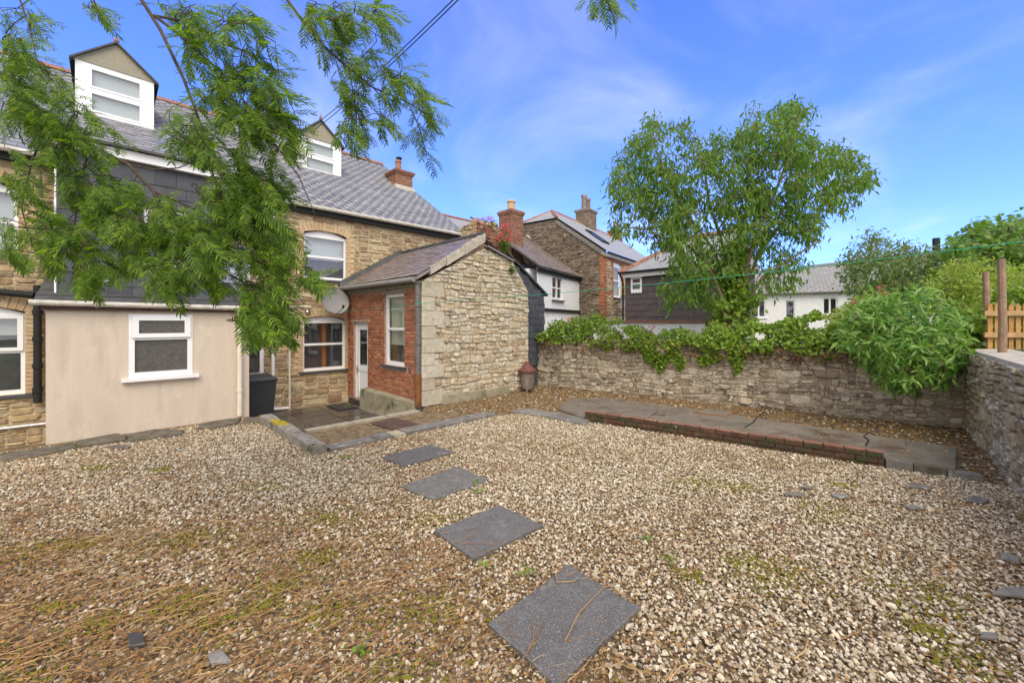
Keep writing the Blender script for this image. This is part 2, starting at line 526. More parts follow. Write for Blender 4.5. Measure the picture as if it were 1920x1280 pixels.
LICH = (.5, .49, .44)
M = {
    'chip': mat('gravel_chip', [(.09, .06, .034), (.23, .165, .095), (.38, .295, .185), (.50, .41, .27), (.58, .49, .345), (.66, .59, .455)], namt=.25, nscale=30, rough=.85, bump=.2, bscale=120, attr='tone', spec=.2),
    'earth': mat('earth', [(.10, .066, .034), (.18, .125, .068), (.25, .185, .105)], rand=False, namt=.5, nscale=14, spots=[((.13, .105, .03), 1.7, .64, .76)], bump=.8, bscale=45, rough=.95),
    'litter': mat('leaf_litter', [(.09, .045, .018), (.25, .12, .035), (.36, .20, .055), (.20, .075, .028), (.42, .26, .08), (.13, .07, .026)], namt=.2, rough=.85, bump=0),
    'yleaf': mat('yellow_leaf', [(.62, .38, .04), (.55, .24, .03), (.6, .45, .1)], namt=.1, bump=0, rough=.6),
    'stem': mat('dry_stem', [(.32, .19, .08), (.44, .30, .14), (.19, .095, .04), (.54, .41, .24), (.28, .14, .055)], namt=.2, rough=.8, bump=0),
    'moss': mat('moss', [(.12, .13, .02), (.20, .20, .03), (.28, .24, .03), (.09, .12, .03)], namt=.4, nscale=60, bump=.6, bscale=200, rough=1),
    'gstone': mat('gable_stone', [(.39, .30, .19), (.46, .37, .25), (.50, .43, .31), (.41, .32, .21), (.32, .22, .14), (.50, .45, .36)], namt=.5, nscale=8, spots=[((.30, .17, .09), 5, .62, .74), ((.60, .57, .49), 14, .60, .70), ((.14, .115, .08), 6, .63, .76)], bump=.9, bscale=34),
    'gmortar': mat('gable_mortar', [(.30, .25, .17), (.42, .36, .26)], rand=False, namt=.4, nscale=20, bump=.6, bscale=60),
    'fstone': mat('facade_stone', [(.36, .25, .135), (.46, .35, .20), (.25, .14, .085), (.50, .41, .26), (.39, .28, .15), (.54, .45, .31), (.29, .20, .13)], namt=.42, nscale=8, spots=[((.17, .10, .065), 5, .60, .74), ((.56, .48, .36), 9, .64, .74)], bump=.8, bscale=34),
    'fmortar': mat('facade_mortar', [(.46, .36, .21), (.54, .45, .30)], rand=False, namt=.3, nscale=20, bump=.5, bscale=60),
    'wstone': mat('wall_stone', [(.27, .22, .15), (.42, .35, .25), (.50, .43, .33), (.34, .265, .18), (.52, .46, .36), (.24, .18, .12)], namt=.5, nscale=6, spots=[((.10, .10, .035), 2.4, .58, .72), ((.58, .54, .46), 9, .58, .70), ((.40, .23, .12), 4, .63, .74), ((.13, .10, .07), 7, .60, .72)], bump=1.0, bscale=30),
    'wmortar': mat('wall_mortar', [(.26, .21, .145), (.44, .38, .29)], rand=False, namt=.5, nscale=8, spots=[((.10, .10, .035), 2.4, .58, .72), ((.14, .11, .075), 6, .58, .70)], bump=1.0, bscale=36),
    'rstone': mat('retaining_stone', [(.36, .32, .22), (.46, .42, .32), (.28, .23, .16), (.54, .51, .42), (.40, .33, .22)], namt=.45, nscale=8, spots=[((.66, .65, .58), 8, .57, .67), ((.17, .18, .07), 5, .60, .74)], bump=1.0, bscale=34),
    'rmortar': mat('retaining_mortar', [(.16, .13, .09), (.28, .24, .17)], rand=False, namt=.4, nscale=14, bump=.8),
    'quoin': mat('granite_quoin', [(.44, .40, .31), (.50, .46, .37), (.40, .35, .26)], namt=.25, nscale=10,
                 spots=[((.30, .29, .16), 4, .56, .72), ((.20, .17, .12), 9, .66, .78)], bump=.5, bscale=70),
    'brick': mat('red_brick', [(.40, .155, .075), (.32, .11, .06), (.45, .20, .095), (.35, .13, .07), (.48, .26, .15), (.22, .085, .055)], namt=.4, nscale=14, spots=[((.46, .35, .29), 5, .64, .76), ((.11, .06, .045), 5, .58, .74), ((.42, .19, .08), 3, .62, .74)], bump=.6, bscale=70),
    'bmortar': mat('brick_mortar', [(.34, .22, .16), (.42, .31, .24)], rand=False, namt=.3, nscale=20, bump=.4),
    'ybrick': mat('buff_brick', [(.48, .35, .20), (.54, .41, .25), (.42, .30, .18), (.50, .33, .19)], namt=.25, nscale=14,
                  spots=[((.28, .20, .13), 6, .62, .76)], bump=.35, bscale=70),
    'pink': mat('pink_render', [(.56, .465, .37), (.61, .515, .415), (.53, .44, .35)], rand=False, namt=.09, nscale=7, stretch=(1, 1, .22), spots=[((.42, .345, .265), .9, .58, .78), ((.36, .30, .24), 4.2, .68, .80), ((.66, .56, .46), 2.1, .62, .74)], bump=.5, bscale=110, rough=.9),
    'slate': mat('roof_slate', [(.19, .19, .20), (.25, .245, .255), (.155, .155, .165), (.28, .275, .28), (.21, .205, .215)], namt=.25, nscale=10, spots=[((.40, .40, .40), 12, .62, .73), ((.08, .08, .075), 4, .66, .76)], rough=.40, rough_n=.12, bump=.18, bscale=50, spec=.6),
    'oslate': mat('old_slate', [(.16, .13, .115), (.21, .17, .15), (.14, .115, .11), (.24, .20, .19)], namt=.3, nscale=9,
                  spots=[((.22, .15, .10), 3, .55, .72), ((.34, .33, .32), 13, .66, .76)], rough=.34, rough_n=.12, bump=.3, bscale=40, spec=.6),
    'hslate': mat('hung_slate', [(.060, .064, .075), (.075, .08, .092), (.05, .053, .062)], namt=.25, nscale=8, rough=.5, bump=.2),
    'bslate': mat('brown_slate', [(.085, .068, .068), (.10, .08, .08), (.075, .06, .062)], namt=.18, nscale=6, rough=.6, bump=.15),
    'flag': mat('flag_slate', [(.175, .16, .14), (.21, .195, .17), (.145, .135, .12)], namt=.35, nscale=7, spots=[((.36, .345, .29), 8, .57, .68), ((.27, .23, .09), 4, .64, .74), ((.10, .085, .06), 5, .60, .74)], rough=.9, bump=.5, bscale=40, spec=.1),
    'wet': mat('wet_slate', [(.055, .05, .048), (.075, .068, .062), (.05, .045, .042)], namt=.35, nscale=5, rough=.2, rough_n=.16, bump=.12, bscale=14, spec=.6),
    'slab': mat('slab_slate', [(.115, .108, .10), (.135, .127, .118)], namt=.25, nscale=9, spots=[((.27, .265, .25), 110, .56, .62), ((.30, .285, .24), 3.4, .64, .74), ((.045, .045, .045), 140, .60, .66)], rough=.85, bump=.5, bscale=110, spec=.2),
    'slab2': mat('speckled_slab', [(.14, .135, .12), (.17, .16, .14)], namt=.25, nscale=9,
                 spots=[((.34, .33, .28), 60, .58, .64), ((.05, .05, .045), 40, .60, .66)], rough=.8, bump=.5, bscale=90),
    'conc': mat('concrete', [(.145, .12, .09), (.185, .158, .12), (.11, .092, .068)], rand=False, namt=.35, nscale=2.6, spots=[((.10, .065, .04), .9, .56, .70), ((.07, .058, .048), 1.9, .58, .72), ((.24, .215, .18), 6, .66, .78)], rough=.5, rough_n=.2, bump=.35, bscale=26),
    'plinth': mat('plinth_concrete', [(.24, .22, .15), (.30, .27, .19), (.20, .18, .11)], rand=False, namt=.3, nscale=6,
                  spots=[((.10, .10, .04), 2.5, .55, .7)], bump=.5, bscale=50),
    'pale': mat('pale_stone', [(.42, .38, .29), (.34, .30, .22), (.38, .33, .22)], rand=False, namt=.3, nscale=8,
                spots=[((.18, .14, .08), 4, .58, .72)], bump=.5),
    'kerb': mat('kerb_stone', [(.20, .18, .14), (.27, .245, .20)], rand=False, namt=.4, nscale=9,
                spots=[((.42, .38, .31), 10, .58, .7), ((.08, .085, .035), 3, .55, .7)], bump=.7, bscale=40),
    'white': mat('white_plastic', [(.78, .78, .78)], namt=.03, bump=0, rough=.35, rand=False, spec=.5),
    'wpaint': mat('white_paint', [(.74, .74, .74), (.80, .80, .80)], rand=False, namt=.06, nscale=5, bump=.5, bscale=14, rough=.7),
    'cream': mat('cream_pipe', [(.66, .58, .47), (.70, .63, .52)], rand=False, namt=.08, bump=0, rough=.5),
    'gutterw': mat('weathered_gutter', [(.42, .39, .33), (.55, .52, .46)], rand=False, namt=.2, nscale=12, bump=.1, rough=.6),
    'ggrey': mat('grey_gutter', [(.22, .215, .20), (.28, .27, .25)], rand=False, namt=.2, bump=.1, rough=.6),
    'black': mat('black_plastic', [(.02, .02, .02)], rand=False, namt=.1, bump=0, rough=.6, spec=.25),
    'bin': mat('bin_plastic', [(.03, .031, .036)], rand=False, namt=.1, bump=.05, rough=.5, spec=.5),
    'lead': mat('lead_flashing', [(.05, .05, .05), (.08, .08, .08)], rand=False, namt=.3, bump=.3, bscale=20, rough=.65, spec=.25),
    'iron': mat('cast_iron', [(.06, .057, .055), (.16, .15, .135), (.05, .048, .046)], rand=False, namt=.3, nscale=22,
                spots=[((.30, .28, .25), 30, .60, .68)], bump=.5, bscale=50, rough=.6),
    'rust': mat('rusty_iron', [(.16, .055, .025), (.22, .09, .035), (.10, .035, .02)], rand=False, namt=.4, nscale=12, bump=.5, rough=.8),
    'rustd': mat('rusted_cover', [(.085, .05, .04), (.12, .07, .055)], rand=False, namt=.3, nscale=12, bump=.3, rough=.6),
    'galv': mat('stained_metal', [(.24, .20, .17), (.16, .11, .085), (.30, .28, .25)], rand=False, namt=.3, nscale=8, bump=.2, rough=.5),
    'terra': mat('terracotta', [(.28, .13, .085), (.24, .11, .075), (.32, .17, .11)], namt=.3, nscale=10, spots=[((.15, .12, .10), 6, .55, .70)], bump=.3, rough=.8),
    'pebble': mat('pebbledash', [(.30, .27, .20), (.36, .33, .25)], rand=False, namt=.4, nscale=60, bump=.8, bscale=90),
    'dark': mat('unlit_room_tone', [(.075, .075, .08), (.09, .09, .095)], rand=False, namt=.2, bump=0),  # room shade put into a dark colour for the boards behind glass
    'blind': mat('roller_blind', [(.52, .54, .54)], rand=False, namt=.04, bump=0),
    'net': mat('green_blind', [(.42, .47, .38), (.46, .51, .42)], rand=False, namt=.05, bump=0),
    'wood': mat('varnished_wood', [(.40, .17, .05), (.33, .13, .04)], rand=False, namt=.2, bump=.1, rough=.5),
    'fence': mat('picket_wood', [(.36, .19, .06), (.41, .225, .075), (.30, .15, .045)], namt=.25, nscale=12, bump=.3, bscale=40, rough=.75),
    'fencer': mat('rail_wood', [(.38, .235, .11), (.44, .28, .14)], rand=False, namt=.3, nscale=10, bump=.3, rough=.8),
    'post': mat('post_wood', [(.24, .155, .10), (.29, .19, .125)], rand=False, namt=.35, nscale=8, bump=.5, bscale=30, rough=.85),
    'cap': mat('cement_capping', [(.38, .34, .275), (.45, .41, .34)], rand=False, namt=.25, nscale=6, bump=.5, bscale=30),
    'bark': mat('bark', [(.20, .135, .085), (.27, .19, .12), (.15, .10, .065)], rand=False, namt=.4, nscale=14, bump=.7, bscale=40),
    'twig': mat('twig', [(.055, .042, .03), (.085, .062, .042)], rand=False, namt=.3, nscale=20, bump=.2),
    'frond': mat('mimosa_leaf', [(.06, .125, .014), (.155, .25, .018), (.25, .35, .024), (.065, .135, .016), (.20, .31, .02), (.34, .43, .035), (.11, .20, .016)],  # sunlit tips and inner shade are put into these random leaf tones
                 namt=.15, bump=0, rough=.45, transl=.52, spec=.3),
    'leaf': mat('tree_leaf', [(.06, .13, .026), (.11, .21, .034), (.17, .28, .045), (.075, .155, .03), (.23, .30, .06), (.13, .23, .038)],
                namt=.15, bump=0, rough=.5, transl=.45, spec=.3),
    'sleaf': mat('shrub_leaf', [(.05, .14, .022), (.10, .23, .034), (.16, .31, .045), (.07, .18, .028), (.22, .34, .07)],
                 namt=.15, bump=0, rough=.4, transl=.35, spec=.5),
    'ivy': mat('ivy_leaf', [(.10, .19, .02), (.17, .28, .026), (.23, .33, .032), (.18, .26, .026), (.29, .36, .045), (.20, .14, .045), (.15, .25, .024)],
               namt=.15, bump=0, rough=.45, transl=.35, spec=.4),
    'yleaf2': mat('pale_leaf', [(.23, .32, .04), (.31, .38, .05), (.37, .40, .065), (.18, .28, .045)], namt=.15, bump=0, rough=.5, transl=.4),
    'dleaf': mat('hedge_leaf', [(.10, .20, .034), (.15, .26, .04), (.20, .31, .05), (.12, .23, .036)], namt=.15, bump=0, rough=.5, transl=.35),
    'gleaf': mat('grey_leaf', [(.10, .17, .045), (.14, .22, .055), (.18, .25, .065)], namt=.15, bump=0, rough=.5, transl=.35),
    'flower': mat('valerian_flower', [(.60, .10, .14), (.66, .17, .20), (.52, .09, .14)], namt=.1, bump=0, rough=.6, transl=.3),
    'dstalk': mat('brown_seedhead', [(.24, .17, .11), (.32, .24, .16), (.18, .12, .08)], namt=.2, bump=0),
    'grass': mat('grass_ground', [(.05, .085, .02), (.085, .12, .03), (.07, .075, .03)], rand=False, namt=.4, nscale=3, bump=.6, bscale=10),
    'hill': mat('moorland', [(.13, .125, .095), (.17, .155, .115), (.10, .115, .06)], rand=False, namt=.35, nscale=.15, bump=0),
    'line': mat('green_line', [(.02, .28, .17)], rand=False, namt=.1, bump=0, rough=.4),
    'cable': mat('black_cable', [(.02, .02, .022)], rand=False, namt=0, bump=0),
    'dish': mat('dish_grey', [(.25, .245, .235)], rand=False, namt=.08, bump=0, rough=.5),
    'chrome': mat('lamp_metal', [(.6, .6, .58)], rand=False, namt=0, bump=0, rough=.2, metal=1),
    'creamp': mat('chimney_pot', [(.50, .38, .22), (.46, .30, .16)], rand=False, namt=.2, bump=.2),
    'groof': mat('distant_slate', [(.26, .26, .26), (.29, .29, .29)], rand=False, namt=.12, nscale=4, bump=.2, bscale=9, rough=.6, spec=.25),
    'glass': glass('window_glass'),
    'obscure': mat('obscured_glass', [(.075, .07, .06), (.10, .095, .085)], rand=False, namt=.25, nscale=25, bump=.25, bscale=60, rough=.22, spec=.6),
    'dkerb': mat('dark_edging', [(.10, .085, .06), (.15, .13, .095)], rand=False, namt=.5, nscale=9, spots=[((.30, .27, .21), 8, .62, .74), ((.07, .075, .03), 3, .52, .68)], bump=.8, bscale=40),
    'dstone': mat('dark_stone', [(.19, .145, .10), (.26, .205, .15), (.15, .11, .08), (.32, .27, .20), (.22, .165, .115)], namt=.45, nscale=7, spots=[((.40, .37, .30), 8, .64, .74), ((.09, .08, .05), 4, .60, .74)], bump=.9, bscale=30),
    'dmortar': mat('dark_mortar', [(.17, .135, .10), (.25, .205, .155)], rand=False, namt=.4, nscale=9, bump=.8),
    'sbrick': mat('sooty_brick', [(.20, .095, .06), (.26, .12, .075), (.15, .075, .055), (.30, .16, .10)], namt=.4, nscale=10, spots=[((.09, .07, .06), 4, .54, .70), ((.40, .33, .27), 9, .66, .76)], bump=.6, bscale=60),
}

# ------------------------------------------------------------------ shared builders
BRICK = ([(-.5, 0, -.5), (.5, 0, -.5), (.5, 0, .5), (-.5, 0, .5),
          (-.5, -.75, -.5), (.5, -.75, -.5), (.5, -.75, .5), (-.5, -.75, .5),
          (-.465, -1, -.42), (.465, -1, -.42), (.465, -1, .42), (-.465, -1, .42)],
         [(0, 1, 5, 4), (1, 2, 6, 5), (2, 3, 7, 6), (3, 0, 4, 7), (4, 5, 9, 8), (5, 6, 10, 9), (6, 7, 11, 10), (7, 4, 8, 11), (8, 9, 10, 11)])
SLATE = ([(-.5, 0, 0), (.5, 0, 0), (.5, 1, -1), (-.5, 1, -1), (-.5, 0, 1), (.5, 0, 1), (.5, 1, 0), (-.5, 1, 0)],
         [(4, 5, 6, 7), (0, 1, 5, 4), (1, 2, 6, 5), (3, 0, 4, 7)])


def bmat(fr, a, c, ln, h, d, b=0.0, tilt=0.0):
    u = fr.u * math.cos(tilt) + V(0, 0, math.sin(tilt))
    z = V(0, 0, math.cos(tilt)) - fr.u * math.sin(tilt)
    return mat4(u * ln, -fr.n * d, z * h, fr.w(a, b, c))


def sub_rect(a0, a1, c0, c1, ops):
    for (p0, p1, q0, q1) in ops:
        if a1 <= p0 or a0 >= p1 or c1 <= q0 or c0 >= q1:
            continue
        cand = [(a0, min(a1, p0), c0, c1), (max(a0, p1), a1, c0, c1), (a0, a1, c0, min(c1, q0)), (a0, a1, max(c0, q1), c1)]
        a0, a1, c0, c1 = max(cand, key=lambda r: max(0, r[1] - r[0]) * max(0, r[3] - r[2]))
        if a1 - a0 < .03 or c1 - c0 < .025:
            return None
    return a0, a1, c0, c1


def clip(poly, reg):
    """Sutherland-Hodgman against a convex counter-clockwise region"""
    for i in range(len(reg)):
        p, q = reg[i], reg[(i + 1) % len(reg)]
        out = []
        for j in range(len(poly)):
            s, e = poly[j], poly[(j + 1) % len(poly)]
            ds = (q[0] - p[0]) * (s[1] - p[1]) - (q[1] - p[1]) * (s[0] - p[0])
            de = (q[0] - p[0]) * (e[1] - p[1]) - (q[1] - p[1]) * (e[0] - p[0])
            if ds >= 0:
                out.append(s)
            if ds * de < 0:
                t = ds / (ds - de)
                out.append((s[0] + (e[0] - s[0]) * t, s[1] + (e[1] - s[1]) * t))
        poly = out
        if len(poly) < 3:
            return []
    return poly


def rubble(fr, region, ops, parent, m, seed, bh=(.2, .38), bw=(.22, .6), lh=(.07, .19), gap=.012, dep=(.015, .04),
           limit=300, warp=.035, skip=None, asp=4.2, name='stone', hfun=None):
    rg = random.Random(seed)
    a_lo, a_hi = min(p[0] for p in region), max(p[0] for p in region)
    c_lo, c_hi = min(p[1] for p in region), max(p[1] for p in region)
    rects = []
    c = c_lo
    while c < c_hi:
        h = min(rg.uniform(*bh), max(.08, c_hi - c))
        a = a_lo - rg.random() * bw[0]
        while a < a_hi:
            wd = rg.uniform(*bw)
            nl = max(1, round(h / rg.uniform(*lh)))
            cuts = [0] + sorted(min(.9, max(.1, (k + rg.uniform(-.3, .3)) / nl)) for k in range(1, nl)) + [1]
            for k in range(nl):
                z0, z1 = c + h * cuts[k], c + h * cuts[k + 1]
                xs = [a, a + wd]
                if wd / max(.02, z1 - z0) > asp or rg.random() < .35:
                    xs = [a, a + wd * rg.uniform(.3, .7), a + wd]
                for i in range(len(xs) - 1):
                    rects.append((xs[i], xs[i + 1], z0, z1))
            a += wd
        c += h
    done = []
    for r in rects:
        a0, a1, c0, c1 = max(r[0], a_lo), min(r[1], a_hi), max(r[2], c_lo), min(r[3], c_hi)
        if a1 - a0 < .04 or c1 - c0 < .025:
            continue
        rr = sub_rect(a0, a1, c0, c1, ops)
        if not rr:
            continue
        a0, a1, c0, c1 = rr
        if skip and skip((a0 + a1) / 2, (c0 + c1) / 2):
            continue
        wd, h = a1 - a0, c1 - c0
        g = gap * rg.uniform(.5, 1.2)
        a0 += g / 2
        a1 -= g / 2
        c0 += g / 2
        c1 -= g / 2
        k = [rg.uniform(.10, .36) * min(wd, h) for _ in range(8)]
        poly = [(a0 + k[0], c0), (a1 - k[1], c0), (a1, c0 + k[2]), (a1, c1 - k[3]), (a1 - k[4], c1), (a0 + k[5], c1), (a0, c1 - k[6]), (a0, c0 + k[7])]
        j = min(wd, h) * .06
        poly = [(x + rg.uniform(-j, j), y + rg.uniform(-j, j)) for x, y in poly]
        poly = [(x + warp * noise.noise(V(x * 1.7 + seed, y * 2.3, 4.1)), y + warp * noise.noise(V(x * 1.3, y * 2.1 + seed, 9.2))) for x, y in poly]
        poly = clip(poly, region)
        if len(poly) < 4:
            continue
        ca = sum(p[0] for p in poly) / len(poly)
        cc = sum(p[1] for p in poly) / len(poly)
        if hfun and cc > hfun(ca):
            continue
        d = rg.uniform(*dep)
        n = len(poly)
        vs, fs = [], []
        s2 = rg.uniform(.72, .86)
        tx, ty = rg.uniform(-.25, .25), rg.uniform(-.25, .25)
        for x, y in poly:
            vs.append(fr.w(x, -.02, y))
        for x, y in poly:
            vs.append(fr.w(ca + (x - ca) * .985, d * rg.uniform(.35, .65), cc + (y - cc) * .975))
        for x, y in poly:
            q = d * (1 + tx * (x - ca) / max(.05, wd) * 2 + ty * (y - cc) / max(.05, h) * 2) + rg.uniform(-.15, .15) * d
            vs.append(fr.w(ca + (x - ca) * s2 * rg.uniform(.93, 1.05), q, cc + (y - cc) * s2 * rg.uniform(.9, 1.05)))
        for r_ in (0, n):
            for i in range(n):
                q = (i + 1) % n
                fs.append((r_ + i, r_ + q, r_ + q + n, r_ + i + n))
        fs.append(tuple(range(2 * n, 3 * n)))
        ctr = fr.w(ca, 0, cc)
        key = math.sqrt(wd * h) / max(.3, ctr.y) * (1 if infr(ctr) else .01)
        done.append((key, ctr, vs, fs))
    done.sort(key=lambda t: -t[0])
    for _, ctr, vs, fs in done[:limit]:
        me = bpy.data.meshes.new(name)
        me.from_pydata([tuple(p - ctr) for p in vs], [], fs)
        me.materials.append(m)
        piece(name, me, Matrix.Translation(ctr), parent)
    if done[limit:]:
        mb = MB()
        for _, ctr, vs, fs in done[limit:]:
            mb.add(vs, fs)
        stuff(mb.build('small_' + name, m, parent))
    return len(done)


def bricks(fr, a0, a1, c0, c1, ops, parent, m, limit=300, d=.012, ln=.215, h=.065, j=.010, keep=None):
    ms = []
    r = 0
    c = c0
    while c + h <= c1 + .02:
        a = a0 - (ln + j) * (.5 if r % 2 else 0)
        i = 0
        while a < a1:
            l2 = ln if (r % 3) else (ln - j) / 2
            rr = (max(a, a0), min(a + l2, a1), c, c + h)
            if rr[1] - rr[0] > .04:
                rr = sub_rect(*rr, ops)
                if rr and (keep is None or keep((rr[0] + rr[1]) / 2, (rr[2] + rr[3]) / 2)):
                    ms.append(bmat(fr, (rr[0] + rr[1]) / 2 + rng.uniform(-.003, .003), (rr[2] + rr[3]) / 2 + rng.uniform(-.003, .003),
                                   rr[1] - rr[0], rr[3] - rr[2], d * rng.uniform(.6, 1.5), -.001, rng.uniform(-.012, .012)))
            a += l2 + j
            i += 1
        c += h + j
        r += 1
    pieces('brick', BRICK, ms, m, parent, limit)


def wallface(fr, a0, a1, c0, c1, ops, depth, m, parent, name='wall', extra=None):
    mb = MB()
    As = sorted({a0, a1, *[x for o in ops for x in o[:2] if a0 < x < a1]})
    Cs = sorted({c0, c1, *[x for o in ops for x in o[2:4] if c0 < x < c1]})
    for i in range(len(As) - 1):
        for k in range(len(Cs) - 1):
            ma, mc = (As[i] + As[i + 1]) / 2, (Cs[k] + Cs[k + 1]) / 2
            if any(o[0] < ma < o[1] and o[2] < mc < o[3] for o in ops):
                continue
            mb.add([fr.w(As[i], 0, Cs[k]), fr.w(As[i + 1], 0, Cs[k]), fr.w(As[i + 1], 0, Cs[k + 1]), fr.w(As[i], 0, Cs[k + 1])], [(0, 1, 2, 3)])
    for (p0, p1, q0, q1) in ops:
        f = [fr.w(p0, 0, q0), fr.w(p1, 0, q0), fr.w(p1, 0, q1), fr.w(p0, 0, q1)]
        b = [fr.w(p0, -depth, q0), fr.w(p1, -depth, q0), fr.w(p1, -depth, q1), fr.w(p0, -depth, q1)]
        mb.add(f + b, [(0, 4, 5, 1), (1, 5, 6, 2), (2, 6, 7, 3), (3, 7, 4, 0)])
    if extra:
        mb.add([fr.w(a, 0, c) for a, c in extra], [tuple(range(len(extra)))])
    return mb.build(name, m, parent)


def arc(a0, a1, c1, rise, n=10, extra=0.0):
    wd = a1 - a0
    Rr = (wd * wd / 4 + rise * rise) / (2 * rise)
    cx, cc = (a0 + a1) / 2, c1 + rise - Rr
    h = math.asin(min(1, wd / 2 / Rr))
    return [(cx + (Rr + extra) * math.sin(t), cc + (Rr + extra) * math.cos(t)) for t in [h - 2 * h * i / n for i in range(n + 1)]], (cx, cc, Rr, h)


def arch_bricks(fr, a0, a1, c1, rise, parent, m, n=14, h=.22, d=.02):
    _, (cx, cc, Rr, hh) = arc(a0 - .06, a1 + .06, c1, rise)
    me = tmesh('brick', BRICK, m)
    for i in range(n):
        t = -hh + 2 * hh * (i + .5) / n
        rad = V(0, 0, 1) * math.cos(t) + fr.u * math.sin(t)
        tan = fr.u * math.cos(t) - V(0, 0, 1) * math.sin(t)
        q = Rr + .008 + h / 2
        piece('brick', me, mat4(tan * (2 * hh * q / n - .008), -fr.n * d * rng.uniform(.7, 1.3), rad * (h * rng.uniform(.92, 1.03)),
                                fr.w(cx + q * math.sin(t), 0, cc + q * math.cos(t))), parent)


def jamb_bricks(fr, a, side, c0, c1, parent, m, d=.02, h=.068, j=.009):
    me = tmesh('brick', BRICK, m)
    c, i = c0, 0
    while c < c1:
        l_ = .225 if i % 2 else .115
        piece('brick', me, bmat(fr, a + side * l_ / 2, c + h / 2, l_, h, d * rng.uniform(.7, 1.3)), parent)
        c += h + j
        i += 1


def window(fr, parent, a0, a1, c0, c1, b=-.09, rail=None, fw=.06, rise=0, sill=None, blind=None, wood=False, top_open=False,
           fm='white', dark=True, mull=0, name='window', pane='glass', sillm='hslate', back=.28):
    mb = MB()
    d = .06
    mb.box(fr, a0, a0 + fw, b - d, b, c0, c1)
    mb.box(fr, a1 - fw, a1, b - d, b, c0, c1)
    mb.box(fr, a0 + fw, a1 - fw, b - d, b - .001, c0, c0 + fw * 1.25)
    if rise:
        pts, _ = arc(a0, a1, c1 - .001, rise, 10)
        mb.extrude(fr, [(a0, c1 - fw), (a1, c1 - fw)] + pts, b - d, b - .002)
    else:
        mb.box(fr, a0 + fw, a1 - fw, b - d, b - .001, c1 - fw, c1)
    pn = []
    iw = fw * .7
    if rail:
        mb.box(fr, a0 + fw, a1 - fw, b - d, b - .001, rail - .03, rail + .03)
        if top_open:
            x0, x1, y0, y1 = a0 + fw * .6, a1 - fw * .45, rail + .012, c1 - fw * .5
            for q in ((x0, x0 + iw + .03, y0, y1), (x1 - iw - .03, x1, y0, y1), (x0, x1, y0, y0 + iw + .02), (x0, x1, y1 - iw - .02, y1)):
                mb.box(fr, q[0], q[1], b, b + .03 + rng.random() * .002, q[2], q[3])
            pn.append((x0 + iw, x1 - iw, y0 + iw, y1 - iw, b + .01))
        else:
            pn.append((a0 + fw, a1 - fw, rail + .03, c1 - fw, b - .02))
        pn.append((a0 + fw, a1 - fw, c0 + fw, rail - .03, b - .03))
    else:
        pn.append((a0 + fw, a1 - fw, c0 + fw, c1 - fw, b - .03))
    if mull:
        mm = (a0 + a1) / 2
        mb.box(fr, mm - mull / 2, mm + mull / 2, b - d, b + .004, c0 + fw, c1 - fw)
    f = mb.build(name, M[fm], parent)
    for (x0, x1, y0, y1, bb) in pn:
        p = MB()
        p.box(fr, x0 - .01, x1 + .01, bb - .012, bb - .006, y0 - .01, y1 + .01)
        p.build('pane', M[pane], f)
    if sill:
        s_ = MB()
        s_.box(fr, a0 - .09, a1 + .09, b - .03, sill, c0 - .055, c0 - .004)
        s_.build('sill', M[sillm], f)
    if blind:
        for (y0, y1, mm) in blind:
            s_ = MB()
            s_.box(fr, a0 + .02, a1 - .02, b - .13, b - .12, y0, y1)
            s_.build('blind', M[mm], f)
    if wood:
        s_ = MB()
        q = a0 + (a1 - a0) * .54
        s_.box(fr, q - .055, q + .055, b - .22, b - .14, c0, c1)
        s_.build('inner_post', M['wood'], f)
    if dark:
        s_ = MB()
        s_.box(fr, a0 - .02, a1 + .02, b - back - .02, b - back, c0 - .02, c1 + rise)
        s_.build('dark_backboard', M['dark'], f)  # flat dark board stands in for the shade of the room
    return f


def slates(name, O, u, sv, width, length, sw, ex, m, parent, limit=300, keep=None, th=.012, jit=.02):
    u, sv, O = Vector(u).normalized(), Vector(sv).normalized(), Vector(O)
    n = u.cross(sv)
    ms = []
    rows = int(length / ex)
    for r in range(rows):
        a = -sw * (.5 if r % 2 else 0) + rng.uniform(-.01, .01)
        while a < width:
            x0, x1 = max(a, 0), min(a + sw - .006, width)
            if x1 - x0 > .04 and (keep is None or keep((x0 + x1) / 2, (r + .5) * ex)):
                t = rng.uniform(-jit, jit)
                uu = u * math.cos(t) + sv * math.sin(t)
                ss = sv * math.cos(t) - u * math.sin(t)
                sl_ = rng.uniform(0, .012) + (rng.uniform(.02, .07) if rng.random() < .05 else 0)
                tl = rng.uniform(-.02, .02)
                ms.append(mat4(uu * (x1 - x0) + n * tl * (x1 - x0), ss * (ex * 1.25), n * (th * rng.uniform(.8, 1.5)),
                               O + u * ((x0 + x1) / 2) + sv * (r * ex - sl_) + n * .012))
            a += sw
    pieces(name, SLATE, ms, m, parent, limit)


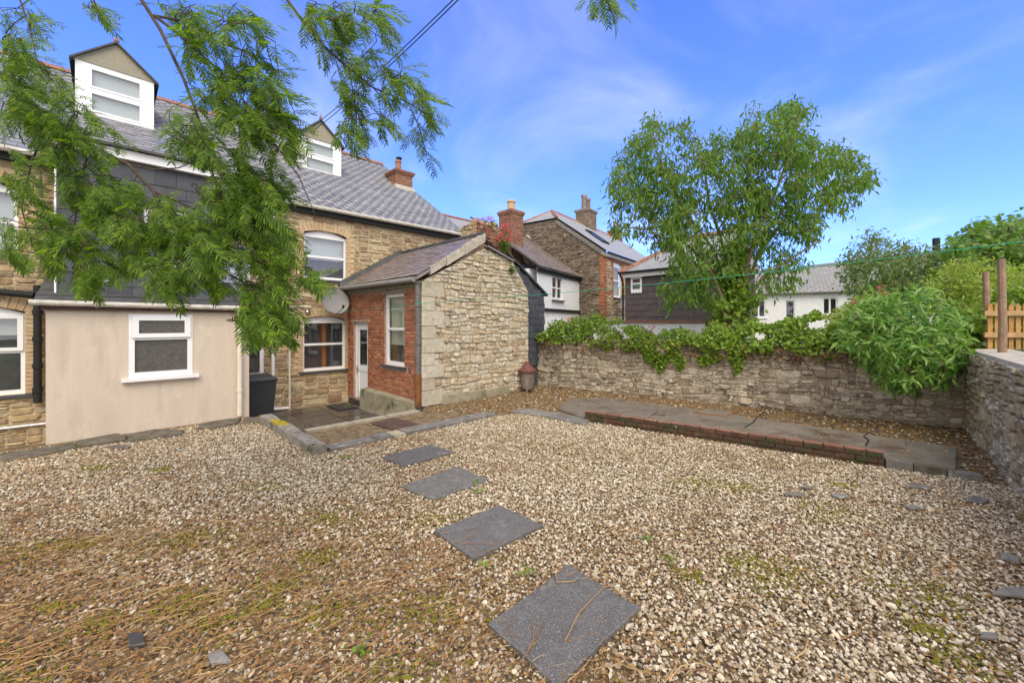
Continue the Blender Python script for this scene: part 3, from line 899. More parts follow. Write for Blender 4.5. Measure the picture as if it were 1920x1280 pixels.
def ridge_tiles(parent, p0, p1, m, ln=.33, r=.12, crest=True):
    p0, p1 = Vector(p0), Vector(p1)
    d = p1 - p0
    n = max(1, int(d.length / ln))
    u = d.normalized()
    s = u.cross(V(0, 0, 1)).normalized()
    z = s.cross(u)
    tv = []
    for x in (0, .97):
        for t in (-.9, -.35, .35, .9):
            tv.append((x, t, .55 - abs(t) * .9 if abs(t) > .4 else .75))
    tf = [(0, 1, 5, 4), (1, 2, 6, 5), (2, 3, 7, 6), (0, 3, 2, 1), (4, 5, 6, 7)]
    if crest:
        for x0 in (.08, .42, .74):
            k = len(tv)
            tv += [(x0, -.12, .7), (x0 + .2, -.12, .7), (x0 + .1, 0, 1.35), (x0, .12, .7), (x0 + .2, .12, .7)]
            tf += [(k, k + 1, k + 2), (k + 4, k + 3, k + 2), (k + 3, k, k + 2), (k + 1, k + 4, k + 2)]
    me = tmesh('ridge_tile', (tv, tf), m)
    for i in range(n):
        piece('ridge_tile', me, mat4(u * (d.length / n), s * r, z * r, p0 + d * (i / n) + V(0, 0, rng.uniform(-.006, .006))), parent)


# ------------------------------------------------------------------ the lie of the land
I0 = V(-4.80, 11.85, 0)
C0 = V(-1.95, 9.00, 0)
MF = Fr(I0, (S, S, 0))            # rear wall of the house
BW = Fr(I0, (S, -S, 0))           # brick side of the wash house
GW = Fr(C0, (S, S, 0))            # rubble gable of the wash house
PF = Fr(V(-7.19, 6.25, 0), (S, S, 0))     # pink extension
WA, WB, WC, WD = V(.75, 12.2, 0), V(8.1, 7.2, 0), V(5.75, 4.6, 0), V(2.7, .7, 0)
LOW = -.42                        # level of the sunken yard

g = MB()
gs = 40
for iy in range(gs + 1):
    for ix in range(gs + 1):
        g.v.append(((ix / gs - .5) * 900, -60 + iy / gs * 700, LOW - .25))
g.f = [(i * (gs + 1) + k, i * (gs + 1) + k + 1, (i + 1) * (gs + 1) + k + 1, (i + 1) * (gs + 1) + k) for i in range(gs) for k in range(gs)]
struct(g.build('ground', M['grass']))

EARTH = [(-10.5, 3.0), (-7.30, 6.14), (-5.30, 8.14), (-4.62, 7.82), (-3.52, 6.91), (-1.90, 8.53), (-1.93, 9.0), (.55, 11.5), (.72, 12.25),
         (8.15, 7.25), (5.8, 4.55), (2.75, .65), (2.6, -5), (-12, -5), (-12, 3)]
bm = bmesh.new()
vs = [bm.verts.new((x, y, -.03)) for x, y in EARTH]
f0 = bm.faces.new(vs)
bmesh.ops.triangulate(bm, faces=[f0])
top = list(bm.faces)
ex = bmesh.ops.extrude_face_region(bm, geom=top)
for e in ex['geom']:
    if isinstance(e, bmesh.types.BMVert):
        e.co.z = LOW - .2
bmesh.ops.recalc_face_normals(bm, faces=bm.faces)
me = bpy.data.meshes.new('earth')
bm.to_mesh(me)
me.materials.append(M['earth'])
eo = bpy.data.objects.new('earth', me)
COL.objects.link(eo)
struct(eo)

# hills, far off behind the roofs
h = MB()
nx, ny = 70, 12
for iy in range(ny + 1):
    for ix in range(nx + 1):
        x = -260 + ix / nx * 700
        t = iy / ny
        y = 95 + t * 160
        hh = (max(6, 30 + .12 * (x - 138)) + 2.5 * noise.noise(V(x * .02, 3.3, 0))) * math.sin(min(1, t * 1.3) * math.pi / 2)
        h.v.append((x, y, LOW - .3 + max(0, hh) + .6 * noise.noise(V(x * .1, y * .1, 0)) * t))
h.f = [(i * (nx + 1) + k, i * (nx + 1) + k + 1, (i + 1) * (nx + 1) + k + 1, (i + 1) * (nx + 1) + k) for i in range(ny) for k in range(nx)]
struct(h.build('hill', M['hill'], smooth=True))

# raised gardens behind the two boundary walls
t = MB()
t.prism([(8.36, 7.1), (5.98, 4.42), (2.95, .55), (2.9, -5), (40, -5), (40, 30), (14, 16), (9.4, 8.1)], LOW - .2, 1.36)
struct(t.build('upper_garden', M['grass']))
t = MB()
t.prism([(1.0, 12.45), (8.3, 7.52), (9.5, 8.6), (12.5, 14.5), (7, 15.5), (2.2, 14.6)], LOW - .2, .95)
struct(t.build('rear_garden', M['grass']))

# ------------------------------------------------------------------ the terraced house
EZ, RZ, RD = 4.98, 9.41, 6.4
A_L, A_R = -10.5, 4.38
house = thing('terraced_house', 'long stone terraced house with slate roof, two dormers and white windows', 'house', MF.w(0, 0, 0))
w_ul = (-1.20, -.03, 3.06, 4.28)
w_ll = (-1.23, -.06, .52, 1.90)
w_st = (-3.10, -2.44, 2.5, 3.77)
w_dr = (-2.78, -2.14, -.40, 1.80)
w_fu = (-7.30, -6.14, 3.1, 4.30)
w_fl = (-7.25, -6.06, .53, 2.02)
RISE = .13
ops = [(a0, a1, c0, c1 + (RISE if k < 2 or k > 3 else 0)) for k, (a0, a1, c0, c1) in enumerate((w_ul, w_ll, w_st, w_dr, w_fu, w_fl))]
wallface(MF, A_L, A_R, LOW - .1, EZ + .12, ops, .16, M['fmortar'], house)
# body and gable behind the rear wall
tr = (RZ - EZ) / (RD + .18)
body = MB()
gab = [(0.6, LOW - .1), (12.2, LOW - .1), (12.2, EZ - .1), (RD, RZ - .16), (0.6, EZ + .3)]
n_ = len(gab)
body.v += [tuple(MF.w(A_L, -d_, z_)) for d_, z_ in gab] + [tuple(MF.w(A_R, -d_, z_)) for d_, z_ in gab]
body.f += [tuple(range(n_)), tuple(range(2 * n_ - 1, n_ - 1, -1))] + [(i, n_ + i, n_ + (i + 1) % n_, (i + 1) % n_) for i in range(n_)]
body.build('house_body', M['fmortar'], house)
side = MB()
side.add([MF.w(A_R, 0, LOW), MF.w(A_R, -.6, LOW), MF.w(A_R, -.6, EZ + .3), MF.w(A_R, 0, EZ + .1)], [(0, 1, 2, 3)])
side.build('side_wall', M['fmortar'], house)


def hide_f(a, c):
    if -5.45 < a < -3.55 and c > 2.2:
        return True
    if -5.6 < a < -3.0 and c < 2.5:
        return True
    if a > .05 and c < 2.95 + min(1.25, a * .72) - .1:
        return True
    return a < -8.6


sur = []
for (a0, a1, c0, c1) in (w_ul, w_ll, w_fu, w_fl):
    sur += [(a0 - .2, a0, c0, c1 + .16), (a1, a1 + .2, c0, c1 + .16), (a0 - .12, a1 + .12, c1, c1 + RISE + .22)]
rubble(MF, [(A_L, LOW), (A_R, LOW), (A_R, EZ + .05), (A_L, EZ + .05)], ops + sur + [(a0 - .1, a1 + .1, c0 - .06, c0) for (a0, a1, c0, c1) in (w_ul, w_ll, w_fu, w_fl)],
       house, M['fstone'], 11, bh=(.2, .4), bw=(.25, .7), lh=(.07, .16), skip=hide_f, asp=4.5, gap=.022, dep=(.012, .035))
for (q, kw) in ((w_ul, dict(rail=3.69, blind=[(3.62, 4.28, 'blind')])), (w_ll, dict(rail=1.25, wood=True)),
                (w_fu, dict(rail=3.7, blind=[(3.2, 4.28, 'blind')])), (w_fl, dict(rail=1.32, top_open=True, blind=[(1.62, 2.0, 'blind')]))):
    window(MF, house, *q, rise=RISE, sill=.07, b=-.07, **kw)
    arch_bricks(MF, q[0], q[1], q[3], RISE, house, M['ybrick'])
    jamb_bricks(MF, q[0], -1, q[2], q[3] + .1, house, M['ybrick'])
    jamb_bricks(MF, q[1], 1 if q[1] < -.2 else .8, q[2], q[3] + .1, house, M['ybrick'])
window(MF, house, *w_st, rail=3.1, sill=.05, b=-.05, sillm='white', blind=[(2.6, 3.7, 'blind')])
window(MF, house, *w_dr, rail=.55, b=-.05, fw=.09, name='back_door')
# roof
ca, sa = math.cos(math.atan(tr)), math.sin(math.atan(tr))
sv = (-MF.n * ca + V(0, 0, sa))
RO = MF.w(A_L, .18, EZ)
RL = (RD + .18) / ca
rf = MB()
rf.add([MF.w(A_L, .18, EZ - .03), MF.w(A_R + .05, .18, EZ - .03), MF.w(A_R + .05, -RD, RZ - .03), MF.w(A_L, -RD, RZ - .03),
        MF.w(A_L, -12.6, EZ - .03), MF.w(A_R + .05, -12.6, EZ - .03)], [(0, 1, 2, 3), (3, 2, 5, 4)])
roof = rf.build('roof', M['lead'], house)
DORM = [(-5.54, -4.07, 7.10, 8.40, 9.10), (-.43, 1.03, 7.02, 8.20, 8.90)]


def keep_roof(a, s):
    aa, d_ = A_L + a, s * ca - .18
    for (a0, a1, zb, ze, za) in DORM:
        if a0 < aa < a1 and 3.05 < d_ < 5.0:
            return False
    return aa > -9.6


slates('slate', RO, MF.u, sv, A_R - A_L + .05, RL - .05, .30, .215, M['slate'], roof, keep=keep_roof)
ridge_tiles(roof, MF.w(A_L, -RD, RZ), MF.w(A_R + .03, -RD, RZ), M['terra'])
gt = MB()
for i in range(30):
    pass
gt.tube([MF.w(A_L, .22, EZ - .02), MF.w(A_R, .22, EZ + .03)], .055, n=8)
gt.build('gutter', M['gutterw'], house)
gt = MB()
gt.box(MF, A_L, A_R, .005, .14, EZ - .17, EZ - .02)
gt.build('fascia', M['black'], house)
for k, (a0, a1, zb, ze, za) in enumerate(DORM):
    DF = Fr(MF.w(0, -3.0, 0), MF.u)
    mid = (a0 + a1) / 2
    db = MB()
    db.extrude(DF, [(a0, zb - .3), (a1, zb - .3), (a1, ze), (mid, za - .04), (a0, ze)], -3.2, -.12)
    dm = db.build('dormer', M['hslate'], house)
    fr_ = MB()
    fr_.box(DF, a0, a0 + .24, -.12, .0, zb, ze)
    fr_.box(DF, a1 - .24, a1, -.12, .0, zb, ze)
    fr_.box(DF, a0 + .24, a1 - .24, -.12, .0, zb, zb + .09)
    fr_.box(DF, a0 + .24, a1 - .24, -.12, .0, ze - .09, ze)
    fr_.box(DF, a0 + .24, a1 - .24, -.12, .0, (zb + ze) / 2 - .045, (zb + ze) / 2 + .045)
    for q in ((zb + .09, (zb + ze) / 2 - .045), ((zb + ze) / 2 + .045, ze - .09)):
        fr_.box(DF, a0 + .24, a0 + .29, -.08, .012, *q)
        fr_.box(DF, a1 - .29, a1 - .24, -.08, .012, *q)
        fr_.box(DF, a0 + .29, a1 - .29, -.08, .011, q[0], q[0] + .05)
        fr_.box(DF, a0 + .29, a1 - .29, -.08, .011, q[1] - .05, q[1])
        p = MB()
        p.box(DF, a0 + .28, a1 - .28, -.05, -.045, q[0] + .04, q[1] - .04)
        p.build('pane', M['glass'], dm)
    fr_.build('window_frame', M['white'], dm)
    p = MB()
    p.box(DF, a0 + .26, a1 - .26, -.10, -.09, zb + .05, ze - .05)
    p.build('blind', M['blind'], dm)
    p = MB()
    p.extrude(DF, [(a0 - .03, ze + .004), (a1 + .03, ze + .004), (mid, za)], -.11, .02)
    p.build('gable_panel', M['pebble'], dm)
    p = MB()
    for sg, e in ((-1, a0), (1, a1)):
        x0, x1 = mid, e + sg * .10
        z1 = ze - .06
        p.hexa([DF.w(x0, .10, za), DF.w(x1, .10, z1), DF.w(x1, -3.2, z1), DF.w(x0, -3.2, za),
                DF.w(x0, .10, za + .05), DF.w(x1, .10, z1 + .05), DF.w(x1, -3.2, z1 + .05), DF.w(x0, -3.2, za + .05)])
    p.build('dormer_roof', M['hslate'], dm)
    p = MB()
    p.lathe(DF.w(mid, .04, za + .03), [(.05, 0), (.06, .05), (.03, .1), (.012, .2), (.004, .22)], 8)
    p.build('finial', M['terra'], dm)
    p = MB()
    p.box(DF, a0 - .02, a1 + .02, .0, .10, zb - .05, zb - .005)
    p.build('apron', M['white'], dm)


def chimney(fr, parent, a0, a1, b0, b1, c0, c1, m, bm_, pots, name='chimney', cap=.09, mm='bmortar'):
    mb = MB()
    mb.box(fr, a0, a1, b0, b1, c0, c1)
    ch = mb.build(name, M[mm], parent)
    ms = []
    faces = [(fr, a0, a1, b1), (Fr(fr.w(a0, b0, 0), fr.n), 0, b1 - b0, 0.0)]
    f2 = Fr(fr.w(a0, 0, 0), fr.n)
    f2.n = -fr.u
    faces[1] = (f2, b0, b1, 0.0)
    for (q, x0, x1, bb) in faces:
        c, r = c0 + .01, 0
        while c < c1 - .02:
            x = x0 - (.11 if r % 2 else 0)
            while x < x1:
                l0, l1 = max(x, x0), min(x + .215, x1)
                if l1 - l0 > .03:
                    ms.append(bmat(q, (l0 + l1) / 2, c + .0325, l1 - l0, .065, .012 * rng.uniform(.6, 1.5), bb))
                x += .225
            c += .075
            r += 1
    stuff(scatter('brick_courses', BRICK, ms, M[bm_], ch))
    cp = MB()
    cp.box(fr, a0 - cap * .6, a1 + cap * .6, b0 - cap * .6, b1 + cap * .6, c1, c1 + .07)
    cp.box(fr, a0 - cap, a1 + cap, b0 - cap, b1 + cap, c1 + .07, c1 + .15)
    cp.box(fr, a0 - .02, a1 + .02, b0 - .02, b1 + .02, c1 + .15, c1 + .19)
    cp.build('corbel', M[bm_], ch)
    for (pa, pb, r, hh, pm, hood) in pots:
        p = MB()
        p.lathe(fr.w(pa, pb, c1 + .17), [(r * 1.15, 0), (r, .06), (r * .92, hh * .8), (r * 1.1, hh * .82), (r * 1.1, hh * .92), (r * .95, hh)], 12)
        p.build('pot', M[pm], ch)
        if hood:
            p = MB()
            p.lathe(fr.w(pa + .03, pb, c1 + .17 + hh), [(r * .5, 0), (r * .5, .05), (r * 1.0, .07), (r * .9, .14), (r * .3, .17)], 10)
            p.build('cowl', M['black'], ch)
    return ch


chimney(MF, house, 3.55, 4.32, -4.35, -3.6, 7.2, 8.12, 'brick', 'sbrick', [(3.85, -3.95, .13, .5, 'terra', True)])
p = MB()
p.hexa([MF.w(3.46, -3.4, 7.42), MF.w(4.36, -3.4, 7.42), MF.w(4.36, -3.62, 7.42), MF.w(3.46, -3.62, 7.42),
        MF.w(3.46, -3.52, 7.62), MF.w(4.36, -3.52, 7.62), MF.w(4.36, -3.62, 7.62), MF.w(3.46, -3.62, 7.62)])
p.build('chimney_flaunching', M['cap'], house)
# waste and rain pipes
p = MB()
p.tube([MF.w(-1.97, .1, 5.0), MF.w(-1.97, .1, -.30), MF.w(-1.95, .12, -.36), MF.w(-1.62, .12, -.38)], .04, n=8)
p.build('rainwater_pipe', M['white'], house)
p = MB()
p.tube([MF.w(-1.05, .09, 2.28), MF.w(-1.55, .09, 2.28), MF.w(-1.58, .09, 2.25), MF.w(-1.58, .09, -.44)], .028, n=8)
p.tube([MF.w(-1.58, .09, -.1), MF.w(-1.58, .09, -.18)], .036, n=8)
p.build('waste_pipe', M['cream'], house)
p = MB()
p.tube([MF.w(-5.9, .12, 2.55), MF.w(-5.9, .12, .35)], .055, n=10)
p.tube([MF.w(-6.5, .12, 2.42), MF.w(-5.95, .14, 2.36)], .065, n=10)
for zq in (2.0, 1.5, 1.0, .55):
    p.tube([MF.w(-5.9, .12, zq), MF.w(-5.9, .12, zq + .09)], .068, n=10)
p.build('soil_pipe', M['black'], house)
p = MB()
p.tube([MF.w(-8.5, .06, -.06), MF.w(-5.75, .06, -.06)], .022, n=6)
p.build('floor_pipe', M['white'], house)

# ------------------------------------------------------------------ slate hung bay on the back of the house
bay = thing('slate_hung_bay', 'black slate-hung upper bay above the pink lean-to, half hidden by leaves', 'extension', MF.w(-4.5, 1.9, 2.2))
BF = Fr(MF.w(0, 1.9, 0), MF.u)
wb = (-4.52, -3.80, 2.95, 3.95)
mb = MB()
mb.box(BF, -5.56, -3.49, -1.88, -.30, 2.0, 4.72)
mb.build('bay_body', M['hslate'], bay)
wallface(BF, -5.56, -3.49, 2.2, 4.72, [wb], .12, M['hslate'], bay, 'bay_wall')
mb = MB()
mb.add([BF.w(-5.56, 0, 2.2), BF.w(-5.56, 0, 4.72), BF.w(-5.56, -.3, 4.72), BF.w(-5.56, -.3, 2.2)], [(0, 1, 2, 3)])
mb.add([BF.w(-3.49, 0, 2.2), BF.w(-3.49, 0, 4.72), BF.w(-3.49, -.3, 4.72), BF.w(-3.49, -.3, 2.2)], [(3, 2, 1, 0)])
mb.build('bay_return', M['hslate'], bay)
slates('slate', BF.w(-5.56, .0, 2.28), BF.u, V(0, 0, 1), 2.07, 2.35, .30, .21, M['hslate'], bay, th=.010, jit=.006,
       keep=lambda a, s: not (wb[0] - .03 < a - 5.56 < wb[1] + .03 and wb[2] - .08 < s + 2.28 < wb[3] + .05))
window(BF, bay, *wb, rail=3.55, sill=.03, b=-.02, sillm='white', blind=[(3.0, 3.9, 'blind')])
mb = MB()
mb.box(BF, -5.66, -3.39, -.02, .12, 4.70, 4.86)
mb.build('fascia', M['white'], bay)
mb = MB()
mb.hexa([BF.w(-5.7, .2, 4.865), BF.w(-3.35, .2, 4.865), BF.w(-3.35, -1.9, 5.2), BF.w(-5.7, -1.9, 5.2),
         BF.w(-5.7, .2, 4.91), BF.w(-3.35, .2, 4.91), BF.w(-3.35, -1.9, 5.26), BF.w(-5.7, -1.9, 5.26)])
mb.build('bay_roof', M['lead'], bay)
mb = MB()
mb.box(BF, -5.585, -5.562, -.1, .025, 2.25, 4.68)
mb.build('corner_trim', M['white'], bay)
sl_ = thing('security_light', 'small white round security light on the black slate bay', 'light', BF.w(-5.0, .02, 2.62))
mb = MB()
mb.tube([BF.w(-5.0, .0, 2.62), BF.w(-5.0, .07, 2.60)], .05, .06, 10)
mb.build('lamp_body', M['white'], sl_)

# ------------------------------------------------------------------ pink rendered lean-to
PW = 2.69
pink = thing('pink_extension', 'pink rendered lean-to with one white casement window', 'extension', PF.w(1.3, 0, 0))
wp = (.93, 1.79, .90, 2.0)
wallface(PF, 0, PW, -.3, 2.08, [wp], .12, M['pink'], pink)
mb = MB()
mb.box(PF, 0, PW, -2.1, -.42, LOW - .1, 2.05)
mb.build('wall_core', M['pink'], pink)
mb = MB()
mb.add([PF.w(0, 0, -.3), PF.w(0, -.42, -.3), PF.w(0, -.42, 2.08), PF.w(0, 0, 2.08)], [(3, 2, 1, 0)])
mb.add([PF.w(PW, 0, -.3), PF.w(PW, -.42, -.3), PF.w(PW, -.42, 2.08), PF.w(PW, 0, 2.08)], [(0, 1, 2, 3)])
mb.build('return_wall', M['pink'], pink)
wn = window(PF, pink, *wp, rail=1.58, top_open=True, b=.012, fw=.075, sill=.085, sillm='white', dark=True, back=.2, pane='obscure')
mb = MB()
mb.hexa([PF.w(-.12, .10, 2.13), PF.w(PW + .05, .10, 2.13), PF.w(PW + .05, -2.2, 2.72), PF.w(-.12, -2.2, 2.72),
         PF.w(-.12, .10, 2.19), PF.w(PW + .05, .10, 2.19), PF.w(PW + .05, -2.2, 2.80), PF.w(-.12, -2.2, 2.80)])
mb.build('lean_to_roof', M['lead'], pink)
mb = MB()
mb.tube([PF.w(-.12, -.30, 2.30), PF.w(1.2, -.33, 2.31), PF.w(PW, -.30, 2.30)], .035, n=6)
mb.build('flashing_roll', M['lead'], pink)
mb = MB()
mb.box(PF, -.05, PW, .002, .06, 2.05, 2.128)
mb.build('fascia', M['rustd'], pink)
mb = MB()
mb.tube([PF.w(-.16, .12, 2.155), PF.w(PW + .06, .12, 2.135)], .045, n=10)
for q in (.55, 1.6):
    mb.tube([PF.w(q - .02, .12, 2.15), PF.w(q + .02, .12, 2.15)], .056, n=10)
mb.build('gutter', M['gutterw'], pink)
mb = MB()
mb.tube([PF.w(2.5, .12, 2.10), PF.w(2.52, .07, 1.95), PF.w(2.52, .06, .02)], .045, n=10)
for q in (1.7, .52):
    mb.tube([PF.w(2.52, .06, q - .025), PF.w(2.52, .06, q + .025)], .055, n=10)
mb.build('downpipe', M['cream'], pink)

# ------------------------------------------------------------------ brick and rubble wash house
BL, GL = 3.95, 3.40
AX = 1.70                                  # ridge position along the gable
wash = thing('wash_house', 'low slate-roofed outbuilding with red brick side and rubble gable', 'outbuilding', C0)
dr = (.40, 1.30, -.27, 1.86)
wi = (2.22, 3.20, .80, 2.56)
wallface(BW, 0, BL, LOW, 2.80, [dr, wi], .13, M['bmortar'], wash, 'brick_wall')
mb = MB()
pts_ = [(.5, LOW), (GL - .1, LOW), (GL - .1, 3.0), (2.7, 3.6), (AX, 3.9), (.5, 2.95)]
mb.extrude(GW, pts_, -BL, -.08)
mb.build('wash_house_body', M['bmortar'], wash)
bricks(BW, .01, BL - .01, -.22, 2.62, [dr, wi, (.25, 1.45, 1.86, 1.95), (2.1, 3.32, 2.56, 2.66), (2.05, 3.37, .70, .80)], wash, M['brick'],
       keep=lambda a, c: not (a > 1.32 and c < .06))
mb = MB()
mb.box(BW, .28, 1.42, -.10, .015, 1.87, 1.93)
mb.build('door_lintel', M['bmortar'], wash)
mb = MB()
mb.box(BW, 2.1, 3.3, -.10, .02, 2.565, 2.655)
mb.box(BW, -.02, BL + .02, -.05, .05, 2.665, 2.80)
mb.build('wall_plate', M['plinth'], wash)
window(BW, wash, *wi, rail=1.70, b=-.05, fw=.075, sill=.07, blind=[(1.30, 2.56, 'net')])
# door
mb = MB()
b_ = -.055
mb.box(BW, dr[0], dr[0] + .05, b_ - .06, b_, dr[2], dr[3])
mb.box(BW, dr[1] - .05, dr[1], b_ - .06, b_, dr[2], dr[3])
mb.box(BW, dr[0] + .05, dr[1] - .05, b_ - .06, b_, dr[3] - .05, dr[3])
x0, x1 = dr[0] + .055, dr[1] - .055
mb.box(BW, x0, x0 + .14, b_ - .05, b_ - .012, dr[2] + .02, dr[3] - .055)
mb.box(BW, x1 - .14, x1, b_ - .05, b_ - .012, dr[2] + .02, dr[3] - .055)
for q in ((dr[2] + .02, dr[2] + .2), (.50, .66), (dr[3] - .20, dr[3] - .055)):
    mb.box(BW, x0 + .14, x1 - .14, b_ - .05, b_ - .013, *q)
dd = mb.build('door', M['white'], wash)
mb = MB()
mb.box(BW, x0 + .14, x1 - .14, b_ - .045, b_ - .028, dr[2] + .2, .50)
mb.build('door_panel', M['white'], dd)
mb = MB()
mb.box(BW, x0 + .135, x1 - .135, b_ - .035, b_ - .03, .655, dr[3] - .195)
mb.build('pane', M['glass'], dd)
mb = MB()
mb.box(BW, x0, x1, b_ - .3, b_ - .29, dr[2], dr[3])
mb.build('dark_backboard', M['dark'], dd)  # dark board behind the door glass, coloured as indoor shade
mb = MB()
mb.tube([BW.w(x0 + .07, b_ + .03, .56), BW.w(x0 + .19, b_ + .03, .56)], .012, n=6)
mb.box(BW, x0 + .05, x0 + .09, b_ - .012, b_ + .02, .45, .66)
mb.build('door_handle', M['chrome'], dd)
mb = MB()
mb.box(BW, .30, 1.40, -.14, .10, LOW - .1, dr[2] - .004)
mb.build('doorstep', M['wet'], wash)
# concrete plinth under the brickwork
mb = MB()
mb.hexa([BW.w(1.33, .26, LOW - .1), BW.w(BL, .24, LOW - .1), BW.w(BL, -.05, LOW - .1), BW.w(1.33, -.05, LOW - .1),
         BW.w(1.35, .24, .10), BW.w(BL, .16, .05), BW.w(BL, -.05, .08), BW.w(1.35, -.05, .13)])
mb.build('plinth', M['plinth'], wash)
# gable
greg = [(0, -.03), (GL, -.03), (GL, 2.74), (2.95, 3.24), (2.75, 3.52), (AX + .05, 3.72), (0, 2.80)]
mb = MB()
mb.extrude(GW, [(0, LOW), (GL, LOW)] + greg[2:], -.30, .0)
mb.build('gable_wall', M['gmortar'], wash)
qz = [0.0]
while qz[-1] < 2.7:
    qz.append(qz[-1] + rng.uniform(.27, .36))
qops = []
for i in range(len(qz) - 1):
    wq = .52 if i % 2 == 0 else .27
    z0, z1 = qz[i] + .006, min(qz[i + 1], 2.82) - .006
    if z1 - z0 < .1:
        continue
    qops.append((0, wq, qz[i], qz[i + 1]))
    mb = MB()
    e_, k_ = rng.uniform(.03, .045), .018
    A_, B_ = [-.06, wq - .01], [-.26, e_]
    mb.v = []
    lv = []
    for (aa, bb, cc) in ((A_[0] + k_, B_[1], z0), (A_[1], B_[1], z0), (A_[1], B_[0], z0), (A_[0], B_[0], z0), (A_[0], B_[1] - k_, z0),
                         (A_[0] + k_, B_[1], z1), (A_[1], B_[1], z1), (A_[1], B_[0], z1), (A_[0], B_[0], z1), (A_[0], B_[1] - k_, z1)):
        lv.append(GW.w(aa + rng.uniform(-.006, .006), bb + rng.uniform(-.006, .006), cc))
    mb.add(lv, [(4, 3, 2, 1, 0), (5, 6, 7, 8, 9), (0, 1, 6, 5), (1, 2, 7, 6), (2, 3, 8, 7), (3, 4, 9, 8), (4, 0, 5, 9)])
    mb.build('quoin', M['quoin'], wash)
rubble(GW, greg, qops + [(1.50, 1.56, 1.82, 1.94)], wash, M['gstone'], 23, bh=(.17, .33), bw=(.2, .5), lh=(.085, .17), gap=.014, dep=(.008, .055), asp=3.6, warp=.06)
mb = MB()
mb.hexa([GW.w(.45, .07, -.06), GW.w(2.6, .07, -.06), GW.w(2.6, .0, -.06), GW.w(.45, .0, -.06),
         GW.w(.45, .05, .18), GW.w(2.6, .06, .16), GW.w(2.6, .0, .2), GW.w(.45, .0, .2)])
mb.build('base_render', M['plinth'], wash)
# wash house roof: left slope slated, right slope mostly gone behind the parapet
e0, e1 = V(*GW.w(-.28, .10, 2.88)), V(*GW.w(AX, .10, 4.06))
sv2 = (e1 - e0)
sl2 = sv2.length
uu = V(S, -S, 0)
O2 = e0 - uu * 4.1
O2 = MF.w(-.22, .03, 2.88)
mb = MB()
q = [O2, GW.w(-.22, .06, 2.88), GW.w(AX, .06, 4.05), MF.w(AX, .03, 4.05)]
mb.add([p_ - V(0, 0, .02) for p_ in q] + [p_ - V(0, 0, .09) for p_ in q], [(0, 1, 2, 3), (7, 6, 5, 4), (0, 4, 5, 1), (1, 5, 6, 2), (3, 2, 6, 7)])
r2 = [GW.w(AX, .0, 4.05), GW.w(2.75, .0, 3.56), MF.w(3.4, .03, 3.2), MF.w(AX, .03, 4.05)]
mb.add([p_ - V(0, 0, .02) for p_ in r2], [(0, 1, 2, 3)])
wroof = mb.build('roof', M['oslate'], wash)
s2v = (q[3] - q[0])
slates('slate', q[0], uu, s2v, (q[1] - q[0]).length, s2v.length - .02, .27, .20, M['oslate'], wroof, jit=.035, th=.016)
mb = MB()
mb.tube([GW.w(AX, .05, 4.07), MF.w(AX, .03, 4.07)], .07, n=8)
mb.build('ridge_roll', M['lead'], wroof)
# lead along the house wall
mb = MB()
mb.hexa([MF.w(-.28, .16, 2.86), MF.w(AX, .16, 4.05), MF.w(AX, .0, 4.05), MF.w(-.28, .0, 2.86),
         MF.w(-.28, .13, 2.94), MF.w(AX, .13, 4.14), MF.w(AX, .0, 4.22), MF.w(-.28, .0, 3.02)])
mb.build('flashing', M['lead'], wroof)
# barge slabs on the gable
for (t0, t1, th_) in ((.18, .40, .13), (.41, .68, .16), (.69, 1.02, .17)):
    mb = MB()
    p0, p1 = GW.w(-.22 + (AX + .22) * t0, 0, 2.86 + 1.19 * t0), GW.w(-.22 + (AX + .22) * t1, 0, 2.86 + 1.19 * t1)
    dn = V(0, 0, -1) * th_ * 1.15
    f_ = GW.n * .075
    bk = GW.n * -.12
    up = V(0, 0, .03)
    mb.hexa([p0 + dn + f_, p1 + dn + f_, p1 + dn + bk, p0 + dn + bk, p0 + up + f_, p1 + up + f_, p1 + up + bk, p0 + up + bk])
    mb.build('barge_slab', M['cap'], wash)
for (t0, t1) in ((0, .5), (.5, 1.0)):
    mb = MB()
    x0, x1 = AX + .12 + t0 * .95, AX + .12 + t1 * .95
    z0, z1 = 3.80 - t0 * .28, 3.80 - t1 * .28
    mb.hexa([GW.w(x0, .10, z0 - .035), GW.w(x1, .10, z1 - .035), GW.w(x1, -.3, z1 - .035), GW.w(x0, -.3, z0 - .035),
             GW.w(x0, .08, z0 + .01), GW.w(x1, .08, z1 + .01), GW.w(x1, -.3, z1 + .01), GW.w(x0, -.3, z0 + .01)])
    mb.build('verge_slate', M['oslate'], wash)
# gutter and iron downpipe
mb = MB()
mb.tube([BW.w(-.02, .24, 2.83), BW.w(BL + .05, .24, 2.80)], .06, n=10)
mb.build('gutter', M['ggrey'], wash)
mb = MB()
pc = BW.w(BL + .02, .12, 0)
mb.tube([pc + V(0, 0, 2.74), pc + V(0, 0, .72)], .062, n=10)
mb.tube([pc + V(0, 0, 2.72), pc + V(0, 0, 2.77)], .09, n=10)
for zq in (1.38, 2.2):
    mb.tube([pc + V(0, 0, zq), pc + V(0, 0, zq + .07)], .076, n=10)
dpp = mb.build('iron_downpipe', M['iron'], wash)
mb = MB()
mb.tube([pc + V(0, 0, .72), pc + V(0, 0, -.02)], .068, n=10)
mb.build('rusty_pipe_foot', M['rust'], dpp)
